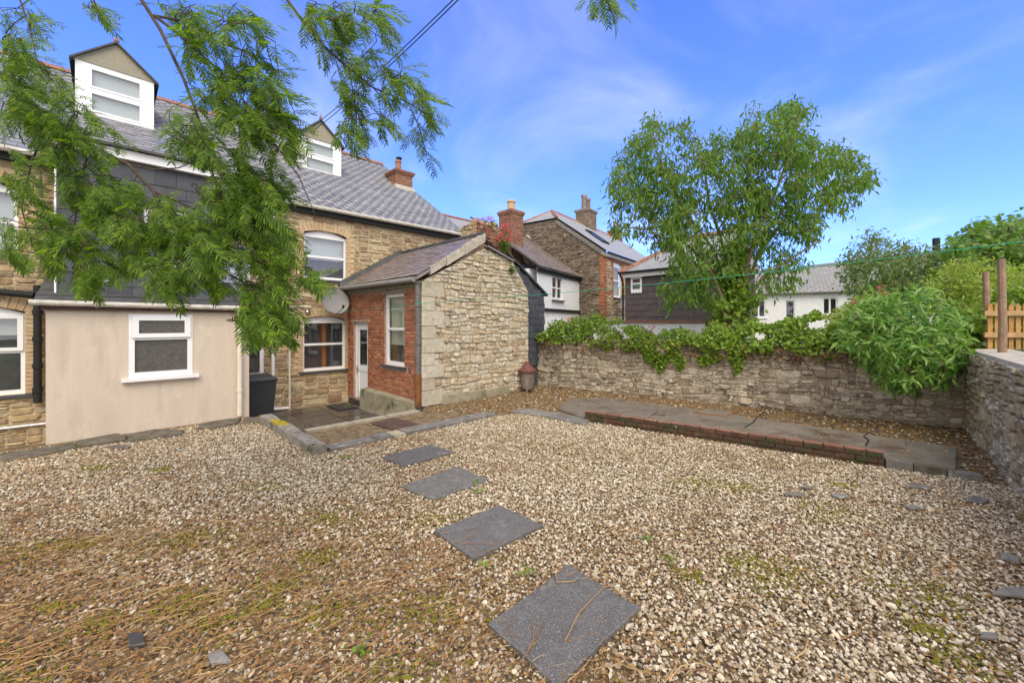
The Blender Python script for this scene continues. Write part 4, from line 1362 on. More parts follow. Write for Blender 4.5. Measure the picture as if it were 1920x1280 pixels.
# ruined chimney stub on the ridge
st = thing('chimney_stub', 'broken rubble chimney stub on the wash house ridge overgrown with pink valerian', 'chimney', GW.w(1.75, -.6, 3.8))
SF = Fr(GW.w(0, -.30, 0), GW.u)
S2 = Fr(GW.w(1.75, 0, 0), GW.n)
S2.n = -GW.u
mb = MB()
mb.box(SF, 1.75, 2.6, -.6, 0, 3.4, 4.42)
mb.build('stub_core', M['gmortar'], st)
rubble(SF, [(1.73, 3.5), (2.62, 3.5), (2.62, 4.2), (2.2, 4.46), (1.73, 4.46)], [], st, M['sbrick'], 5, bh=(.09, .15), bw=(.16, .3), lh=(.07, .12), dep=(.02, .05))
rubble(S2, [(-.92, 3.6), (-.28, 3.6), (-.28, 4.45), (-.92, 4.4)], [], st, M['fstone'], 6, bh=(.09, .15), bw=(.16, .3), lh=(.07, .12), dep=(.02, .05))
for k in range(7):
    mb = MB()
    c_ = SF.w(1.80 + k * .115, -.12 - .25 * (k % 2), 4.44 + rng.uniform(0, .06))
    mb.lathe(c_, [(.05, -.06), (.10, -.02), (.11, .03), (.06, .08), (.01, .09)], 7)
    o_ = mb.build('stone', M['fstone'], st)

# slate hung flank standing behind the gable
fl = thing('slate_hung_gable', 'dark slate-hung gable end rising behind the rubble gable of the wash house', 'outbuilding', GW.w(3.4, -.5, 0))
FF = Fr(GW.w(0, -.30, 0), GW.u)
mb = MB()
frg = [(2.72, LOW), (4.45, LOW), (4.45, 2.72), (2.95, 3.66), (2.72, 3.66)]
mb.extrude(FF, frg, -3.2, -.02)
mb.build('flank_wall', M['hslate'], fl)
slates('slate', FF.w(2.72, 0, .6), FF.u, V(0, 0, 1), 1.73, 3.1, .26, .20, M['hslate'], fl, th=.014, jit=.012,
       keep=lambda a, s: (s + .6 + .12) < 2.72 + max(0, (4.45 - 2.72 - a)) * .64)
mb = MB()
mb.hexa([FF.w(4.56, .06, 2.66), FF.w(4.56, -3.2, 2.66), FF.w(2.85, -3.2, 3.76), FF.w(2.85, .06, 3.76),
         FF.w(4.56, .06, 2.72), FF.w(4.56, -3.2, 2.72), FF.w(2.85, -3.2, 3.82), FF.w(2.85, .06, 3.82)])
mb.build('flank_roof', M['lead'], fl)

# ------------------------------------------------------------------ boundary walls
WF = Fr(WA, WB - WA)
WL = (WB - WA).length
bw_ = thing('rubble_wall', 'mossy rubble boundary wall behind the concrete path, topped with ivy', 'wall', WF.w(WL / 2, 0, 0))
mb = MB()
mb.box(WF, -.2, WL + .05, -.45, 0, LOW - .1, 1.27)
for k in range(24):
    a_ = k * WL / 24
    mb.box(WF, a_, a_ + WL / 24 - .01, -.40, -.03 - rng.random() * .05, 1.268, 1.30 + rng.random() * .06)
mb.build('wall_core', M['wmortar'], bw_)
rubble(WF, [(-.1, -.02), (WL, .02), (WL, 1.29), (-.1, 1.29)], [], bw_, M['wstone'], 31, bh=(.16, .3), bw=(.14, .46), lh=(.055, .135), gap=.012,
       dep=(.002, .05), warp=.11, asp=3.2)
RF = Fr(WB, WC - WB)
R2 = Fr(WC, WD - WC)
rw_ = thing('retaining_wall', 'grey rubble retaining wall with cement capping along the right of the yard', 'wall', RF.w(1.8, 0, 0))
mb = MB()
for q, ln in ((RF, (WC - WB).length), (R2, (WD - WC).length)):
    mb.box(q, -.02, ln + .02, -.4, 0, LOW - .1, 1.33)
mb.build('wall_core', M['rmortar'], rw_)
rubble(RF, [(0, -.05), ((WC - WB).length, -.05), ((WC - WB).length, 1.34), (0, 1.34)], [], rw_, M['rstone'], 41, bh=(.16, .3), bw=(.16, .42),
       lh=(.07, .15), gap=.016, dep=(.02, .06), warp=.06, limit=260, asp=3)
rubble(R2, [(0, -.05), ((WD - WC).length, -.05), ((WD - WC).length, 1.34), (0, 1.34)], [], rw_, M['rstone'], 43, bh=(.16, .3), bw=(.16, .42),
       lh=(.07, .15), gap=.016, dep=(.02, .06), warp=.06, limit=40, asp=3)
mb = MB()
for q, ln, n in ((RF, (WC - WB).length, 12), (R2, (WD - WC).length, 14)):
    for k in range(n):
        x0, x1 = ln * k / n, ln * (k + 1) / n
        f0_, f1_ = .02 + .03 * noise.noise(V(k * .7, 1, 0)), .02 + .03 * noise.noise(V(k * .7 + .7, 1, 0))
        mb.hexa([q.w(x0, f0_, 1.325), q.w(x1, f1_, 1.325), q.w(x1, -.46, 1.325), q.w(x0, -.46, 1.325),
                 q.w(x0, f0_ - .02, 1.385), q.w(x1, f1_ - .02, 1.385), q.w(x1, -.46, 1.41), q.w(x0, -.46, 1.41)])
mb.build('capping', M['cap'], rw_)

# ------------------------------------------------------------------ sunken yard, kerb, edgings, path
PA = Fr(V(-3.52, 6.91, 0), (S, S, 0))
pat = MB()
pat.prism([(-5.35, 8.25), (-4.45, 7.35), (-3.4, 6.6), (-1.75, 8.3), (-1.85, 9.05), (-4.75, 11.85), (-9.4, 7.3), (-7.4, 5.9)], LOW - .24, LOW - .02)
pt_ = struct(pat.build('sunken_yard', M['earth']))
k = 0
for i in range(-1, 8):
    for jn in range(-4, 5):
        a0, b0 = jn * .8 + rng.uniform(-.06, .06), i * .6 + rng.uniform(-.04, .04)
        wq, dq = .77, .57
        c_ = PA.w(a0 + wq / 2, -b0 - dq / 2, 0)
        x_, y_ = c_.x, c_.y
        if x_ + y_ < 3.75 or x_ + y_ > 6.95 or x_ - y_ > -10.95 or x_ - y_ < -16.3:
            continue
        mb = MB()
        z_ = LOW + rng.uniform(-.004, .006)
        mb.hexa([PA.w(a0 + rng.uniform(0, .03), -b0, LOW - .03), PA.w(a0 + wq, -b0 - rng.uniform(0, .03), LOW - .03), PA.w(a0 + wq, -b0 - dq, LOW - .03), PA.w(a0, -b0 - dq, LOW - .03),
                 PA.w(a0 + rng.uniform(0, .03), -b0, z_), PA.w(a0 + wq, -b0 - rng.uniform(0, .03), z_ + rng.uniform(-.006, .006)), PA.w(a0 + wq, -b0 - dq, z_), PA.w(a0, -b0 - dq, z_)])
        mb.build('paving_slab', M['wet'], pt_)
KF = Fr(V(-2.66, 5.80, 0), (-S, S, 0))
kb = thing('kerb_stone', 'long mossy stone kerb edging the sunken wet yard', 'kerb', KF.w(1.3, 0, 0))
mb = MB()
nk = 9
for k in range(nk):
    x0, x1 = 2.72 * k / nk, 2.72 * (k + 1) / nk
    o0, o1 = .03 * noise.noise(V(k * .9, 0, 2)), .03 * noise.noise(V(k * .9 + .9, 0, 2))
    h0, h1 = .12 + .03 * noise.noise(V(k * .9, 5, 2)), .12 + .03 * noise.noise(V(k * .9 + .9, 5, 2))
    mb.hexa([KF.w(x0, .02 + o0, LOW - .05), KF.w(x1, .02 + o1, LOW - .05), KF.w(x1, -.22, LOW - .05), KF.w(x0, -.22, LOW - .05),
             KF.w(x0, o0, h0), KF.w(x1, o1, h1), KF.w(x1, -.20, h1), KF.w(x0, -.20, h0)])
mb.build('kerb', M['kerb'], kb)
mb = MB()
for k in range(26):
    c_ = KF.w(rng.uniform(1.55, 2.15), rng.uniform(-.17, -.03), .125)
    mb.lathe(c_, [(.045, -.02), (.04, .008), (.02, .018), (.004, .02)], 6)
stuff(mb.build('yellow_moss', mat('yellow_moss', [(.30, .24, .02), (.38, .28, .03)], bump=.5, bscale=150, rough=1), kb, True))
# pale retaining beam, slate edging, drain cover
bm_ = thing('stone_beam', 'pale cut stone step edging the sunken yard', 'step', PA.w(1.1, 0, 0))
for (x0, x1) in ((0.02, .82), (.84, 1.52), (1.54, 2.25)):
    mb = MB()
    z_ = .012 + rng.uniform(-.01, .012)
    mb.hexa([PA.w(x0, .02, LOW), PA.w(x1, .02, LOW), PA.w(x1, -.2, LOW), PA.w(x0, -.2, LOW),
             PA.w(x0, .015 + rng.uniform(-.02, .02), z_), PA.w(x1, .02 + rng.uniform(-.02, .02), z_), PA.w(x1, -.2, z_ - .01), PA.w(x0 + .02, -.19, z_ - .01)])
    mb.build('stone', M['pale'], bm_)
SE = Fr(V(-2.62, 5.86, 0), (S, S, 0))
eg = thing('slate_edging', 'row of grey slate edging flags between the gravel and the yard', 'edging', SE.w(1.6, 0, 0))
for (x0, x1, mm) in ((.0, .70, 'flag'), (.72, .98, 'flag'), (1.0, 1.22, 'pale'), (1.24, 1.98, 'flag'), (2.0, 2.66, 'flag'), (2.68, 3.25, 'flag')):
    mb = MB()
    z_ = .022 + rng.uniform(-.008, .012)
    jx = [rng.uniform(-.03, .03) for _ in range(4)]
    mb.hexa([SE.w(x0, .0 + jx[0], -.05), SE.w(x1, jx[1], -.05), SE.w(x1, -.30 + jx[2], -.05), SE.w(x0, -.30 + jx[3], -.05),
             SE.w(x0 + .01, .0 + jx[0], z_), SE.w(x1 - .01, jx[1], z_ + .006), SE.w(x1 - .01, -.30 + jx[2], z_), SE.w(x0 + .01, -.30 + jx[3], z_ - .004)])
    mb.build('flag', M[mm], eg)


def flagstone(name, pts, z0, z1, m, parent=None, bev=.01):
    """flat stone with a chamfered rim from a list of ground points"""
    c = sum((Vector((p[0], p[1], 0)) for p in pts), V(0, 0, 0)) / len(pts)
    n = len(pts)
    mb = MB()
    mb.v += [(p[0], p[1], z0) for p in pts] + [(p[0], p[1], z1 - bev * .6) for p in pts]
    for p in pts:
        d = Vector((p[0], p[1], 0)) - c
        q = c + d * (1 - bev / max(.02, d.length))
        mb.v.append((q.x, q.y, z1))
    for r_ in (0, n):
        mb.f += [(r_ + i, r_ + (i + 1) % n, r_ + n + (i + 1) % n, r_ + n + i) for i in range(n)]
    mb.f.append(tuple(range(2 * n, 3 * n)))
    return mb.build(name, m, parent)


fg = thing('slate_flags', 'pair of grey slate flags at the start of the concrete path', 'flagstones', gp(1040, 778))
for q in ([(958, 771), (988, 766), (1050, 775), (1022, 781)], [(1024, 781), (1052, 776), (1106, 786), (1098, 797)]):
    pts = [gp(x, y, .015) for x, y in q]
    flagstone('flag', pts[::-1], -.04, .02 + rng.uniform(0, .01), M['flag'], fg)
dc = thing('drain_cover', 'rusty ribbed iron drain cover set in the ground beside the slate edging', 'drain cover', gp(742, 793))
D4 = [gp(697, 793, .0), gp(742, 806, .0), gp(786, 795, .0), gp(738, 783, .0)]
flagstone('plate', D4, -.03, .012, M['rustd'], dc, .015)
for k in range(9):
    t_ = (k + .8) / 9.6
    p0, p1 = D4[3].lerp(D4[2], t_).lerp(D4[0].lerp(D4[1], t_), .07), D4[3].lerp(D4[2], t_).lerp(D4[0].lerp(D4[1], t_), .93)
    mb = MB()
    mb.tube([p0 + V(0, 0, .014), p1 + V(0, 0, .014)], .014, n=6)
    mb.build('rib', M['rustd'], dc)
mt = thing('doormat', 'dark doormat lying on the wet paving outside the white door', 'doormat', BW.w(.85, .55, LOW))
mb = MB()
mb.box(BW, .42, 1.22, .25, .75, LOW + .006, LOW + .028)
mb.build('mat_pad', M['bin'], mt)
# concrete path with its brick kerb
PZ = .095
path = struct(flagstone('concrete_path', [(1.44, 7.80), (4.86, 5.30), (5.36, 4.90), (6.27, 5.72), (4.4, 7.6), (2.3, 9.85), (1.35, 9.75), (1.0, 8.7)], -.1, 0, M['conc']))
pz = lambda x: .012 + min(.085, max(0, x - 1.0) * .026)
for v in path.data.vertices:
    if v.co.z > -.05:
        v.co.z += pz(v.co.x)
for pts in ([(1395, 800), (1410, 792), (1420, 783), (1432, 772), (1436, 764)], [(1622, 836), (1628, 826), (1618, 817), (1640, 808), (1652, 806)],
            [(1215, 779), (1232, 768)]):
    mb = MB()
    P3 = [gp(x + rng.uniform(-2, 2), y, PZ) for x, y in pts]
    for p in P3:
        p.z = pz(p.x) + .004
    for i in range(len(P3) - 1):
        d = (P3[i + 1] - P3[i]).normalized().cross(V(0, 0, 1)) * (.012 if len(pts) > 2 else .005)
        mb.add([P3[i] - d, P3[i + 1] - d * .8, P3[i + 1] + d * .8, P3[i] + d], [(3, 2, 1, 0)])
    mb.build('crack', M['black'], path)
ic = thing('inspection_cover', 'rectangular concrete inspection cover with rusty rim flush in the path', 'manhole cover', gp(1338, 770, PZ))
q4 = [gp(1300, 772, PZ), gp(1362, 781, PZ), gp(1380, 772, PZ), gp(1318, 765, PZ)]
cz_ = pz(q4[0].x * .5 + q4[2].x * .5)
flagstone('rim', q4, cz_ - .02, cz_ + .010, M['rust'], ic, .01)
cq = sum(q4, V(0, 0, 0)) / 4
flagstone('lid', [cq + (p - cq) * .86 for p in q4], cz_, cz_ + .015, M['conc'], ic, .008)
QF = Fr(V(1.38, 7.70, 0), V(4.80, 5.23, 0) - V(1.38, 7.70, 0))
kl = (V(4.80, 5.23, 0) - V(1.38, 7.70, 0)).length
bk = thing('brick_kerb', 'low mossy red brick kerb along the front of the concrete path', 'kerb', QF.w(kl / 2, 0, 0))
mbr = mat('mossy_brick', [(.06, .04, .027), (.085, .045, .028), (.05, .038, .027), (.12, .06, .035)], namt=.5, nscale=12,
          spots=[((.05, .055, .022), 4, .44, .60), ((.34, .30, .24), 13, .64, .74)], bump=.7, bscale=50)
me = tmesh('brick', BRICK, mbr)
me2 = tmesh('brick', BRICK, mat('kerb_top_brick', [(.24, .12, .075), (.20, .095, .06), (.28, .15, .10)], namt=.3, nscale=12,
                                 spots=[((.12, .10, .05), 5, .60, .74)], bump=.5, bscale=60))
for r_ in range(3):
    a_ = -.11 * (r_ % 2)
    while a_ < kl:
        x0, x1 = max(0, a_), min(kl, a_ + .215)
        if x1 - x0 > .05:
            zc = -.05 + r_ * .075
            piece('brick', me, bmat(QF, (x0 + x1) / 2, zc + .0335, x1 - x0, .067, .11 * rng.uniform(.97, 1.04), -.105 + rng.uniform(-.004, .004)), bk)
            if r_ == 2:
                piece('worn_brick_top', me2, bmat(QF, (x0 + x1) / 2, zc + .071, x1 - x0 - .004, .014, .105 * rng.uniform(.96, 1.03), -.105, rng.uniform(-.02, .02)), bk)
        a_ += .225
mb = MB()
mb.box(QF, .02, kl - .02, -.1, -.012, -.08, .16)
mb.build('mortar_bed', mbr, bk)
lk_ = thing('low_kerb_end', 'short lower run of brick and slate ending the path kerb on the right', 'kerb', QF.w(kl + .3, 0, 0))
for (x0, x1, z_, mm) in ((.02, .27, .085, 'flag'), (.28, .56, .075, 'dkerb')):
    mb = MB()
    mb.box(QF, kl + x0, kl + x1, -.10, .0, -.05, z_)
    mb.build('kerb_piece', M[mm], lk_)
mb = MB()
mb.box(QF, kl + .58, kl + .86, -.16, -.02, -.05, .055)
mb.build('flat_stone', M['flag'], lk_)

# edging stones along the pink wall
for k, (pts, lb) in enumerate((([(0, 858), (0, 846), (60, 838), (140, 826), (145, 834), (70, 850)], 'long dark edging stone at the far left end of the gravel edge'),
                               ([(146, 834), (142, 825), (220, 811), (238, 815), (235, 822)], 'second mossy edging stone left of the pink wall base'),
                               ([(240, 822), (236, 812), (290, 801), (345, 803), (340, 811)], 'low edging stone under the pink extension window'),
                               ([(371, 801), (372, 793), (430, 784), (452, 782), (448, 789), (420, 796)], 'flat slate edging stone by the pink downpipe foot'),
                               ([(455, 789), (456, 782), (500, 776), (512, 777), (505, 786)], 'small edging stone between the bin and the kerb'))):
    P3 = [gp(x, y, .05) for x, y in pts]
    c_ = sum(P3, V(0, 0, 0)) / len(P3)
    e_ = thing('edging_stone', lb, 'edging stone', (c_.x, c_.y, 0), 'edging stones along the gravel')
    flagstone('stone', P3[::-1], -.05, .03 + .02 * (k % 2), M['dkerb'], e_, .02)

# four stepping slabs
SLB = [([(715, 855), (807.5, 831), (852, 846), (755, 871)], 'farthest brown-grey slate stepping slab nearest the slate edging', 'slab'),
       ([(751, 909), (859, 872), (915, 897), (812, 934)], 'pale speckled stepping slab, second from the house', 'slab2'),
       ([(814, 991), (937, 944), (1019, 981), (888, 1046)], 'dark blue-grey stepping slab in the middle of the gravel', 'slab'),
       ([(1064, 1055), (1202, 1135), (1046, 1284), (915, 1165)], 'largest nearest stepping slab with dry stems lying on it', 'slab')]
slab_xy = []
for pts, lb, mm in SLB:
    P3 = [gp(x, y, .03) for x, y in pts]
    c_ = sum(P3, V(0, 0, 0)) / 4
    ar = sum(P3[i].x * P3[(i + 1) % 4].y - P3[(i + 1) % 4].x * P3[i].y for i in range(4))
    if ar < 0:
        P3 = P3[::-1]
    # slightly broken outline
    out = []
    for i in range(4):
        p0, p1 = P3[i], P3[(i + 1) % 4]
        out.append(p0.lerp(c_, .02) if rng.random() < .5 else p0)
        for t_ in (.25, .5, .75):
            q = p0.lerp(p1, t_)
            out.append(q + (c_ - q).normalized() * rng.uniform(-.004, .012))
    slab_xy.append([(p.x, p.y) for p in P3])
    o = flagstone('stepping_slab', out, -.02, .024, M[mm], None, .009)
    tag(o, lb, 'paving slab', 'stepping slabs across the gravel')

# loose slates
for (x, y, r_, zz_, lb) in ((1490, 925, .13, .03, 'grey slate chip on the gravel in front of the brick kerb'),
                            (1512, 912, .10, .03, 'brown slate chip just behind a grey one near the brick kerb'),
                            (1572, 929, .11, .03, 'pale slate chip right of the pair by the kerb'),
                            (1710, 950, .13, .035, 'blue-grey slate chip alone on the right gravel'),
                            (1728, 912, .17, .03, 'long pale slate sliver beside the low kerb end'),
                            (1838, 938, .15, .03, 'thin grey slate pieces near the retaining wall foot'),
                            (1893, 1046, .11, .03, 'lilac-grey slate chip at the right edge of the gravel'),
                            (1908, 1112, .17, .04, 'largest pale slate shard at the right frame edge'),
                            (255, 1204, .10, .045, 'dark brown slate shard in mossy gravel at lower left'),
                            (410, 1232, .09, .04, 'blue-grey slate shard near the bottom left'),
                            (228, 836, .22, .02, 'black slate sliver below the pink wall'),
                            (1855, 1190, .08, .03, 'small lilac slate chip at lower right')):
    c_ = gp(x, y, .02)
    n_ = rng.choice((4, 4, 5))
    a0 = rng.uniform(0, 6.28)
    st_ = rng.uniform(.45, .8)
    rot = rng.uniform(-.5, .5)
    pts = []
    for i in range(n_):
        t_ = a0 + i * 2 * math.pi / n_ + rng.uniform(-.3, .3)
        rq = rng.uniform(.55, 1.25)
        px_, py_ = r_ * rq * math.cos(t_), r_ * st_ * rq * math.sin(t_)
        pts.append(c_ + V(px_ * math.cos(rot) - py_ * math.sin(rot), px_ * math.sin(rot) + py_ * math.cos(rot), 0))
    o = flagstone('slate_fragment', pts, zz_ - .02, zz_ - .004, M['flag'] if 'dark' not in lb and 'black' not in lb else M['wet'], None, .006)
    tag(o, lb, 'slate', 'loose slates on the gravel')

# ------------------------------------------------------------------ things about the yard
wb_ = thing('wheelie_bin', 'dark grey wheelie bin in the passage right of the pink extension', 'bin', (-5.78, 9.25, LOW))
UF = Fr(V(-5.78, 9.25, 0), (S, S, 0))
mb = MB()
mb.hexa([UF.w(-.22, .26, LOW + .05), UF.w(.22, .26, LOW + .05), UF.w(.22, -.22, LOW + .05), UF.w(-.22, -.22, LOW + .05),
         UF.w(-.28, .33, .56), UF.w(.28, .33, .56), UF.w(.28, -.33, .56), UF.w(-.28, -.33, .56)])
mb.box(UF, -.30, .30, -.35, .35, .53, .57)
mb.build('bin_body', M['bin'], wb_)
mb = MB()
mb.hexa([UF.w(-.30, .38, .575), UF.w(.30, .38, .575), UF.w(.30, -.36, .575), UF.w(-.30, -.36, .575),
         UF.w(-.26, .34, .62), UF.w(.26, .34, .62), UF.w(.24, -.28, .67), UF.w(-.24, -.28, .67)])
mb.build('lid', M['bin'], wb_)
mb = MB()
mb.tube([UF.w(-.24, -.40, .60), UF.w(.24, -.40, .60)], .018, n=8)
mb.build('handle', M['bin'], wb_)
for sg in (-1, 1):
    mb = MB()
    mb.tube([UF.w(sg * .20, -.27, LOW + .1), UF.w(sg * .26, -.27, LOW + .1)], .1, n=12)
    mb.build('wheel', M['black'], wb_)
inc = thing('garden_incinerator', 'rust-stained metal burner with conical red-brown lid in the corner of the rubble walls', 'incinerator', (.42, 11.0, -.03))
mb = MB()
mb.lathe((.42, 11.0, -.03), [(.16, 0.10), (.17, .12), (.185, .35), (.19, .56), (.2, .57)], 16)
mb.build('drum', M['galv'], inc)
mb = MB()
mb.lathe((.42, 11.0, -.03), [(.25, .56), (.25, .60), (.21, .63), (.07, .77), (.06, .82), (.01, .83)], 16)
mb.build('conical_lid', mat('lid_brown', [(.16, .06, .045), (.12, .045, .035)], rand=False, namt=.3, bump=.2, rough=.5), inc)
for k in range(3):
    t_ = k * 2.09 + .4
    mb = MB()
    mb.tube([V(.42 + .15 * math.cos(t_), 11.0 + .15 * math.sin(t_), .09), V(.42 + .17 * math.cos(t_), 11.0 + .17 * math.sin(t_), -.04)], .018, n=6)
    mb.build('leg', M['galv'], inc)
# satellite dish on the house
ds = thing('satellite_dish', 'grey satellite dish on the house wall above the lower window', 'satellite dish', MF.w(-.55, .1, 2.45))
dc_ = MF.w(-.52, .42, 2.46)
dn_ = (MF.n * .85 + V(0, 0, .22) + MF.u * .1).normalized()
dx_ = dn_.cross(V(0, 0, 1)).normalized()
dy_ = dx_.cross(dn_)
mb = MB()
nr, na = 5, 24
for i in range(nr + 1):
    r_ = .40 * i / nr
    for k in range(na):
        t_ = 2 * math.pi * k / na
        p_ = dc_ + dx_ * r_ * math.cos(t_) + dy_ * r_ * .92 * math.sin(t_) + dn_ * (.10 * (r_ / .4) ** 2 - .10)
        mb.v.append(tuple(p_))
mb.f += [(i * na + k, i * na + (k + 1) % na, (i + 1) * na + (k + 1) % na, (i + 1) * na + k) for i in range(nr) for k in range(na)]
mb.build('dish_bowl', M['dish'], ds, True)
mb = MB()
mb.tube([MF.w(-.52, .0, 2.3), MF.w(-.52, .28, 2.32), dc_ - dn_ * .11], .022, n=8)
mb.build('bracket', M['dish'], ds)
mb = MB()
mb.tube([dc_ - dy_ * .36 - dn_ * .02, dc_ - dy_ * .30 + dn_ * .36], .012, n=6)
mb.build('arm', M['black'], ds)
mb = MB()
mb.tube([dc_ - dy_ * .30 + dn_ * .33, dc_ - dy_ * .24 + dn_ * .38], .032, n=8)
mb.build('receiver', M['black'], ds)
lm = thing('wall_lamp', 'small round metal lamp above the lower window corner', 'lamp', MF.w(-1.12, .03, 2.14))
mb = MB()
for i in range(7):
    t_ = i / 6 * math.pi / 2
    for k in range(12):
        a_ = 2 * math.pi * k / 12
        mb.v.append(tuple(MF.w(-1.12 + .075 * math.cos(t_) * math.cos(a_), .03 + .07 * math.sin(t_), 2.14 + .075 * math.cos(t_) * math.sin(a_))))
mb.f += [(i * 12 + k, i * 12 + (k + 1) % 12, (i + 1) * 12 + (k + 1) % 12, (i + 1) * 12 + k) for i in range(6) for k in range(12)]
mb.build('lamp_bowl', M['chrome'], lm, True)
# lines and cables
cl = thing('clothes_line', 'green clothes line strung from the iron downpipe across the yard', 'clothes line', pc + V(0, 0, 2.26))
le = V(7.6, 5.15, 3.02)
mb = MB()
pl = [(pc + V(0, -.07, 2.27)).lerp(le, t_ / 20) - V(0, 0, .10 * math.sin(math.pi * t_ / 20)) for t_ in range(21)]
mb.tube(pl, .005, n=5)
mb.build('line', M['line'], cl)
mb = MB()
p0, p1 = MF.w(-1.02, .06, 2.16), pc + V(-.05, -.05, 2.25)
mb.tube([p0.lerp(p1, t_ / 10) - V(0, 0, .05 * math.sin(math.pi * t_ / 10)) for t_ in range(11)], .004, n=5)
mb.build('thin_line', M['line'], cl)
mb = MB()
mb.tube([pc + V(0, 0, 2.24), pc + V(0, 0, 2.29)], .07, n=10)
mb.build('knot', M['line'], cl)
oc = thing('overhead_cable', 'pair of black overhead cables running from the right dormer gable into the sky', 'cable', MF.w(.3, -3, 8.6))
for dz in (0, .16):
    mb = MB()
    p0, p1 = MF.w(.02, -2.93, 8.42 + dz), at(890 - dz * 60, -30, 7.5)
    mb.tube([p0.lerp(p1, t_ / 16) - V(0, 0, .12 * math.sin(math.pi * t_ / 16)) for t_ in range(17)], .011, n=5)
    mb.build('cable', M['cable'], oc)

# ------------------------------------------------------------------ picket fence on the upper garden
FP = Fr(V(7.40, 7.345, 0), V(1, -.35, 0))
fc = thing('picket_fence', 'orange timber picket fence panel standing above the retaining wall', 'fence', FP.w(2, 0, 1.37))
mp_ = MB()
pk = ([(-.5, 0, 0), (.5, 0, 0), (.5, 1, 0), (-.5, 1, 0), (-.5, 0, .93), (.5, 0, .93), (.5, 1, .93), (-.5, 1, .93), (0, 0, 1), (0, 1, 1)],
      [(0, 1, 5, 8, 4), (1, 2, 6, 5), (3, 7, 9, 6, 2), (0, 4, 7, 3), (4, 8, 9, 7), (8, 5, 6, 9)])
pm_ = tmesh('picket', pk, M['fence'])
for k in range(40):
    a_ = .95 + k * .09
    piece('picket', pm_, mat4(FP.u * .062, -FP.n * .02, V(0, 0, .80 + rng.uniform(-.015, .015)), FP.w(a_, .0, 1.40)), fc)
for z_ in (1.60, 1.97):
    mb = MB()
    mb.box(FP, .85, 4.6, .002, .05, z_, z_ + .085)
    mb.build('rail', M['fencer'], fc)
for (x, y, ht, lb) in ((8.72, 7.45, 1.42, 'weathered timber post wrapped in creeper left of the picket fence'), (7.52, 6.22, 1.46, 'tall weathered timber post in front of the picket fence')):
    mb = MB()
    pts = [V(x, y, 1.2), V(x + .01, y, 1.8), V(x, y + .01, 1.37 + ht)]
    mb.tube(pts, .052, .044, n=9)
    o = mb.build('fence_post', M['post'])
    tag(o, lb, 'post', 'timber posts by the picket fence')

# ------------------------------------------------------------------ neighbouring buildings
nb = thing('neighbour_terrace', 'lower slate roof continuing the terrace beyond the stone house', 'house', MF.w(6.2, -2, 0))
mb = MB()
pr = [(0.0, LOW - .3), (7.5, LOW - .3), (7.5, 4.2), (4.0, 6.80), (0.0, 4.1)]
mb.v += [tuple(MF.w(4.46, -d_, z_)) for d_, z_ in pr] + [tuple(MF.w(7.95, -d_, z_)) for d_, z_ in pr]
mb.f += [tuple(range(5)), tuple(range(9, 4, -1))] + [(i, 5 + i, 5 + (i + 1) % 5, (i + 1) % 5) for i in range(5)]
mb.build('house_body', M['fmortar'], nb)
mb = MB()
mb.hexa([MF.w(4.46, .15, 4.06), MF.w(8.0, .15, 4.06), MF.w(8.0, -4, 6.84), MF.w(4.46, -4, 6.84), MF.w(4.46, .15, 4.12), MF.w(8.0, .15, 4.12), MF.w(8.0, -4, 6.9), MF.w(4.46, -4, 6.9)])
nr_ = mb.build('roof', M['groof'], nb)
ridge_tiles(nr_, MF.w(4.46, -4, 6.9), MF.w(8.0, -4, 6.9), M['terra'], crest=False, r=.1)
chimney(MF, nb, 7.0, 7.72, -1.0, -.25, 4.2, 6.45, 'oslate', 'sbrick', [(7.36, -.62, .17, .5, 'creamp', False)], cap=.07)

n1 = thing('white_cottage', 'white painted cottage with dark slate lean-to roof left of the stone gable', 'house', (2.2, 18, 0))
NF = Fr(V(1.05, 16.0, 0), (.51, .86, 0))
wn1 = (1.28, 2.36, 2.84, 3.86)
wallface(NF, -.15, 4.75, LOW - .3, 4.05, [wn1], .1, M['wpaint'], n1)
mb = MB()
mb.box(NF, -.15, 4.7, -3.3, -.35, LOW - .3, 4.0)
mb.build('house_body', M['wpaint'], n1)
window(NF, n1, *wn1, b=-.04, fw=.08, mull=.09, rail=3.35, sill=.1, sillm='kerb')
mb = MB()
mb.hexa([NF.w(-.2, .2, 3.98), NF.w(4.85, .2, 3.98), NF.w(4.75, -3.2, 6.36), NF.w(-.2, -3.2, 6.36), NF.w(-.2, .2, 4.05), NF.w(4.85, .2, 4.05), NF.w(4.75, -3.2, 6.43), NF.w(-.2, -3.2, 6.43)])
r_ = mb.build('roof', M['lead'], n1)
sv3 = (NF.w(0, -3.2, 6.43) - NF.w(0, .2, 4.05))
slates('slate', NF.w(-.2, .2, 4.05), NF.u, sv3.normalized(), 5.0, sv3.length, .34, .24, M['oslate'], r_, limit=120)
mb = MB()
mb.box(NF, -.15, 4.74, .01, .10, 3.86, 3.96)
mb.box(NF, -.15, 4.74, .01, .08, 2.32, 2.44)
mb.build('band', M['black'], n1)
mb = MB()
mb.tube([NF.w(4.78, .14, 4.12), NF.w(4.70, -3.1, 6.5)], .07, n=6)
mb.build('verge_mortar', M['cap'], n1)
mb = MB()
mb.box(NF, .7, 2.2, .004, .04, -.2, 2.0)
mb.build('garage_door', M['white'], n1)

